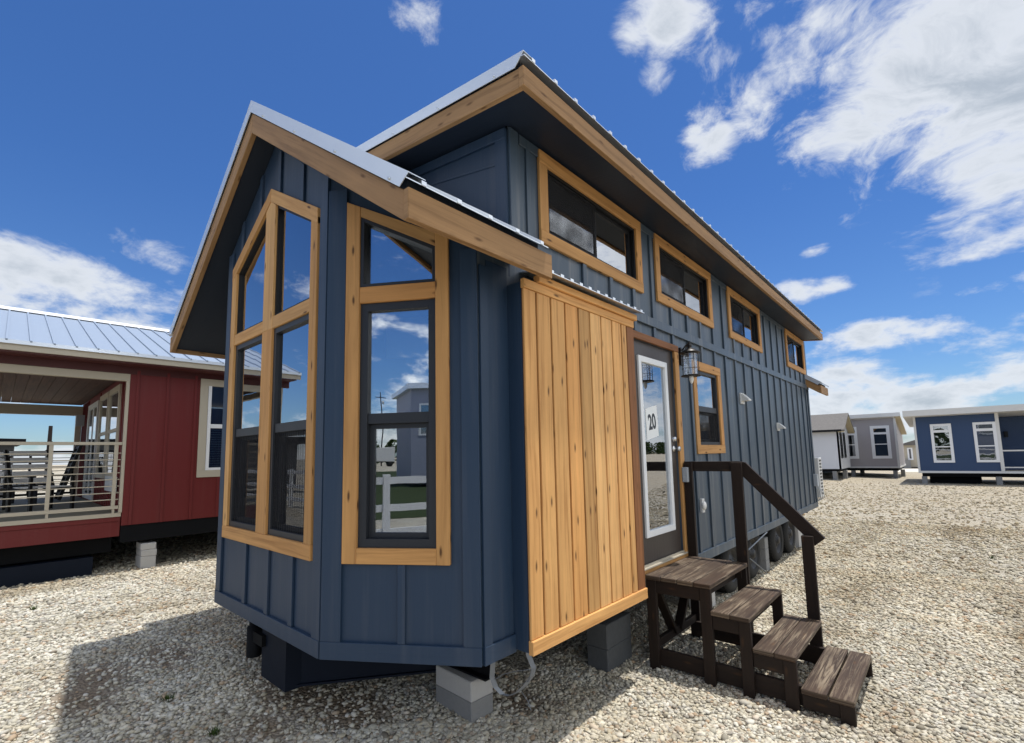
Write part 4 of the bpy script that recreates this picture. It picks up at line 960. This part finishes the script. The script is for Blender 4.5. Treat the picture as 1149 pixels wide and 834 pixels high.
# small weeds
def weed(x, y, label):
    vs = []; fs = []
    for k in range(46):
        a = rng.uniform(0, 6.28); L_ = rng.uniform(.02, .055); r0 = rng.uniform(0, .035); bx_, by_ = r0*math.cos(a), r0*math.sin(a); tl = rng.uniform(.2, .9)
        tip = (bx_+L_*tl*math.cos(a), by_+L_*tl*math.sin(a), L_); w0 = .004; i0 = len(vs)
        vs += [(bx_-w0*math.sin(a), by_+w0*math.cos(a), 0), (bx_+w0*math.sin(a), by_-w0*math.cos(a), 0), tip]; fs.append((i0, i0+1, i0+2))
    me = bpy.data.meshes.new('weed'); me.from_pydata(vs, [], fs); me.materials.append(WEEDM); o = bpy.data.objects.new('weed', me); COL.objects.link(o); o.location = (x, y, gh(x)+.01); tag(o, label, 'weed', 'weeds in the gravel')
WEEDM = leafmat('weed_green', (.07, .11, .03))
def gpt(px, py):
    d = pixdir(px, py); t = (.05-CAM.z)/d.z; p = CAM+d*t; return p
for px, py, lb in ((37, 696, 'small green weed tuft in the sunlit gravel before the red porch'), (188, 790, 'green weed tuft in the shaded gravel in front of the bay'), (240, 824, 'low green weed at the bottom edge of the shaded gravel'), (360, 768, 'green weed growing under the tongue of the navy house'), (1113, 624, 'lone weed tuft out in the open gravel on the right')):
    p = gpt(px, py); weed(p.x, p.y, lb)

# ------------------------------------------------------------------ sky, clouds, sun
SUNV = Vector((.11, .18, 1)).normalized()
elev = math.asin(SUNV.z); az = math.atan2(SUNV.x, SUNV.y)
wd = bpy.data.worlds.new('World'); scene.world = wd; wd.use_nodes = True; nt = wd.node_tree; nt.nodes.clear()
out = nt.nodes.new('ShaderNodeOutputWorld'); bg = nt.nodes.new('ShaderNodeBackground')
sky = nt.nodes.new('ShaderNodeTexSky'); sky.sky_type = 'NISHITA'; sky.sun_disc = False; sky.sun_elevation = elev; sky.sun_rotation = az
sky.altitude = 0; sky.air_density = 1.0; sky.dust_density = .3; sky.ozone_density = 1.6
tc = nt.nodes.new('ShaderNodeTexCoord'); D = tc.outputs['Generated']
def blobs(scale_z, lst):
    ds = N(nt, 'ShaderNodeVectorMath', {0: D, 1: (1, 1, scale_z)}, operation='MULTIPLY').outputs[0]; acc = None
    for px, py, rad, wt in lst:
        d = pixdir(px, py); c = (d.x, d.y, d.z*scale_z)
        q = N(nt, 'ShaderNodeVectorMath', {0: ds, 1: c}, operation='DISTANCE').outputs[1]
        mr = N(nt, 'ShaderNodeMapRange', {0: q, 1: 0.0, 2: rad/FPX*1.25, 3: wt, 4: 0.0}, interpolation_type='SMOOTHSTEP').outputs[0]
        acc = mr if acc is None else math_(nt, 'MAXIMUM', acc, mr)
    return acc
hi = blobs(1.0, [(1070, 60, 140, .92), (985, 120, 70, .85), (1115, 180, 80, .95), (940, 178, 38, .55), (1149, 110, 130, 1), (800, 150, 42, .7), (842, 112, 44, .85), (890, 66, 50, .85), (935, 22, 55, .85), (712, 40, 26, .62), (750, 18, 42, .7), (785, 2, 34, .6), (738, 84, 22, .45), (470, 8, 42, .6), (815, 70, 28, .45), (1095, 222, 45, .7), (845, 10, 30, .4)])
lo_ = blobs(2.6, [(905, 328, 45, .7), (912, 280, 22, .42), (1100, 282, 42, .55), (1128, 318, 36, .7), (1149, 358, 45, .75), (1050, 388, 85, .8), (925, 390, 70, .85), (955, 420, 95, 1), (1045, 421, 50, .7), (1120, 430, 90, .95), (1035, 448, 100, .9), (950, 452, 110, .9), (45, 305, 95, 1), (110, 322, 80, 1), (165, 335, 58, .85), (15, 280, 55, .9), (172, 287, 55, .7), (60, 350, 120, .8), (30, 400, 200, .8)])
sep = N(nt, 'ShaderNodeSeparateXYZ', {0: D}); zc = math_(nt, 'ADD', math_(nt, 'MAXIMUM', sep.outputs[2], 0.0), .22)
pln = N(nt, 'ShaderNodeVectorMath', {0: D, 1: N(nt, 'ShaderNodeCombineXYZ', {0: zc, 1: zc, 2: zc}).outputs[0]}, operation='DIVIDE').outputs[0]
warp = noise(nt, pln, 2.2, 3, .5).outputs[1]
pw = N(nt, 'ShaderNodeVectorMath', {0: pln, 1: N(nt, 'ShaderNodeVectorMath', {0: warp, 1: (.45, .45, .3)}, operation='MULTIPLY').outputs[0]}, operation='ADD').outputs[0]
nA = noise(nt, pw, 3.0, 9, .62).outputs[0]; nB_ = noise(nt, pw, 9.0, 7, .65).outputs[0]
nP = math_(nt, 'ADD', math_(nt, 'MULTIPLY', nA, .6), math_(nt, 'MULTIPLY', nB_, .4))
Dz = N(nt, 'ShaderNodeVectorMath', {0: D, 1: (1, 1, 2.1)}, operation='MULTIPLY').outputs[0]
Dw = N(nt, 'ShaderNodeVectorMath', {0: Dz, 1: N(nt, 'ShaderNodeVectorMath', {0: noise(nt, Dz, 5, 3, .5).outputs[1], 1: (.09, .09, .05)}, operation='MULTIPLY').outputs[0]}, operation='ADD').outputs[0]
nL = noise(nt, Dw, 6.5, 9, .60).outputs[0]
el = N(nt, 'ShaderNodeMapRange', {0: sep.outputs[2], 1: .22, 2: .42}).outputs[0]
nn = math_(nt, 'ADD', math_(nt, 'MULTIPLY', nP, el), math_(nt, 'MULTIPLY', nL, math_(nt, 'SUBTRACT', 1, el)))
# cloud cover added outside the view for reflections and neutral fill light
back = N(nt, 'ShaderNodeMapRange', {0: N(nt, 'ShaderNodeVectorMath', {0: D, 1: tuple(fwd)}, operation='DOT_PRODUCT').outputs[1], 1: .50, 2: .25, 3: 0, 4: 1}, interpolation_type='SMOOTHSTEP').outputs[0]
back_fill = back
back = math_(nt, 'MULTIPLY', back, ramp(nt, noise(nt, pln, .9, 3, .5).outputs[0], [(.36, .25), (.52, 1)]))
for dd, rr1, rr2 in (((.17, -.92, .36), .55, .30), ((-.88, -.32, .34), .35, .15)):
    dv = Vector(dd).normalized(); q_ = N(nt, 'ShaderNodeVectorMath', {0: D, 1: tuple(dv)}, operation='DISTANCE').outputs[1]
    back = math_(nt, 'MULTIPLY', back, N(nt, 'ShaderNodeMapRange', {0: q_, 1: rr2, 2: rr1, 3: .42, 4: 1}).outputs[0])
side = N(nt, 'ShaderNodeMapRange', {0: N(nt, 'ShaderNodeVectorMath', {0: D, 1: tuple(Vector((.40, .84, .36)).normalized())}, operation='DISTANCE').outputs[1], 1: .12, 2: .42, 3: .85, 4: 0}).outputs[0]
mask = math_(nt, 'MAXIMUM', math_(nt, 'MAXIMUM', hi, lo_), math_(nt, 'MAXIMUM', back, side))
low = N(nt, 'ShaderNodeMapRange', {0: sep.outputs[2], 1: 0.20, 2: 0.02, 3: 0, 4: .80}).outputs[0]
mask = math_(nt, 'MAXIMUM', mask, low)
dens = math_(nt, 'ADD', mask, math_(nt, 'MULTIPLY', math_(nt, 'SUBTRACT', nn, .5), 3.3))
cov = N(nt, 'ShaderNodeMapRange', {0: dens, 1: .36, 2: .92}, interpolation_type='SMOOTHSTEP').outputs[0]
cov = math_(nt, 'MULTIPLY', cov, math_(nt, 'MINIMUM', math_(nt, 'MULTIPLY', mask, 6), 1.0))
thick = N(nt, 'ShaderNodeMapRange', {0: dens, 1: .75, 2: 1.5}, interpolation_type='SMOOTHSTEP').outputs[0]
skyc = mixc(nt, 1.0, sky.outputs[0], ramp(nt, sep.outputs[2], [(0.0, (.46, .60, .78)), (.18, (.37, .56, .82)), (.45, (.295, .515, .83))]), 'MULTIPLY')
ccol = mixc(nt, thick, (5.3, 5.55, 5.9), (3.1, 3.5, 3.95))
ccol = mixc(nt, back_fill, ccol, mixc(nt, 1, ccol, (1.9, 1.85, 1.75), 'MULTIPLY'))  # unseen back clouds brightened to add fill
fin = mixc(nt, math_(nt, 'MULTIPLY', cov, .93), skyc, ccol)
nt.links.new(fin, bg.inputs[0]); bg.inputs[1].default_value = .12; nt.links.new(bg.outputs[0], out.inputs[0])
sl = bpy.data.lights.new('sun', 'SUN'); sl.energy = 3.8; sl.angle = R(.8); sl.color = (1, .96, .90)
so_ = bpy.data.objects.new('sun', sl); COL.objects.link(so_); so_.rotation_euler = SUNV.to_track_quat('Z', 'Y').to_euler(); so_.location = (0, 0, 30)

scene.view_settings.view_transform = 'Standard'; scene.view_settings.look = 'None'; scene.view_settings.gamma = 1
scene.view_settings.exposure = .35
scene.cycles.max_bounces = 6; scene.cycles.transparent_max_bounces = 8
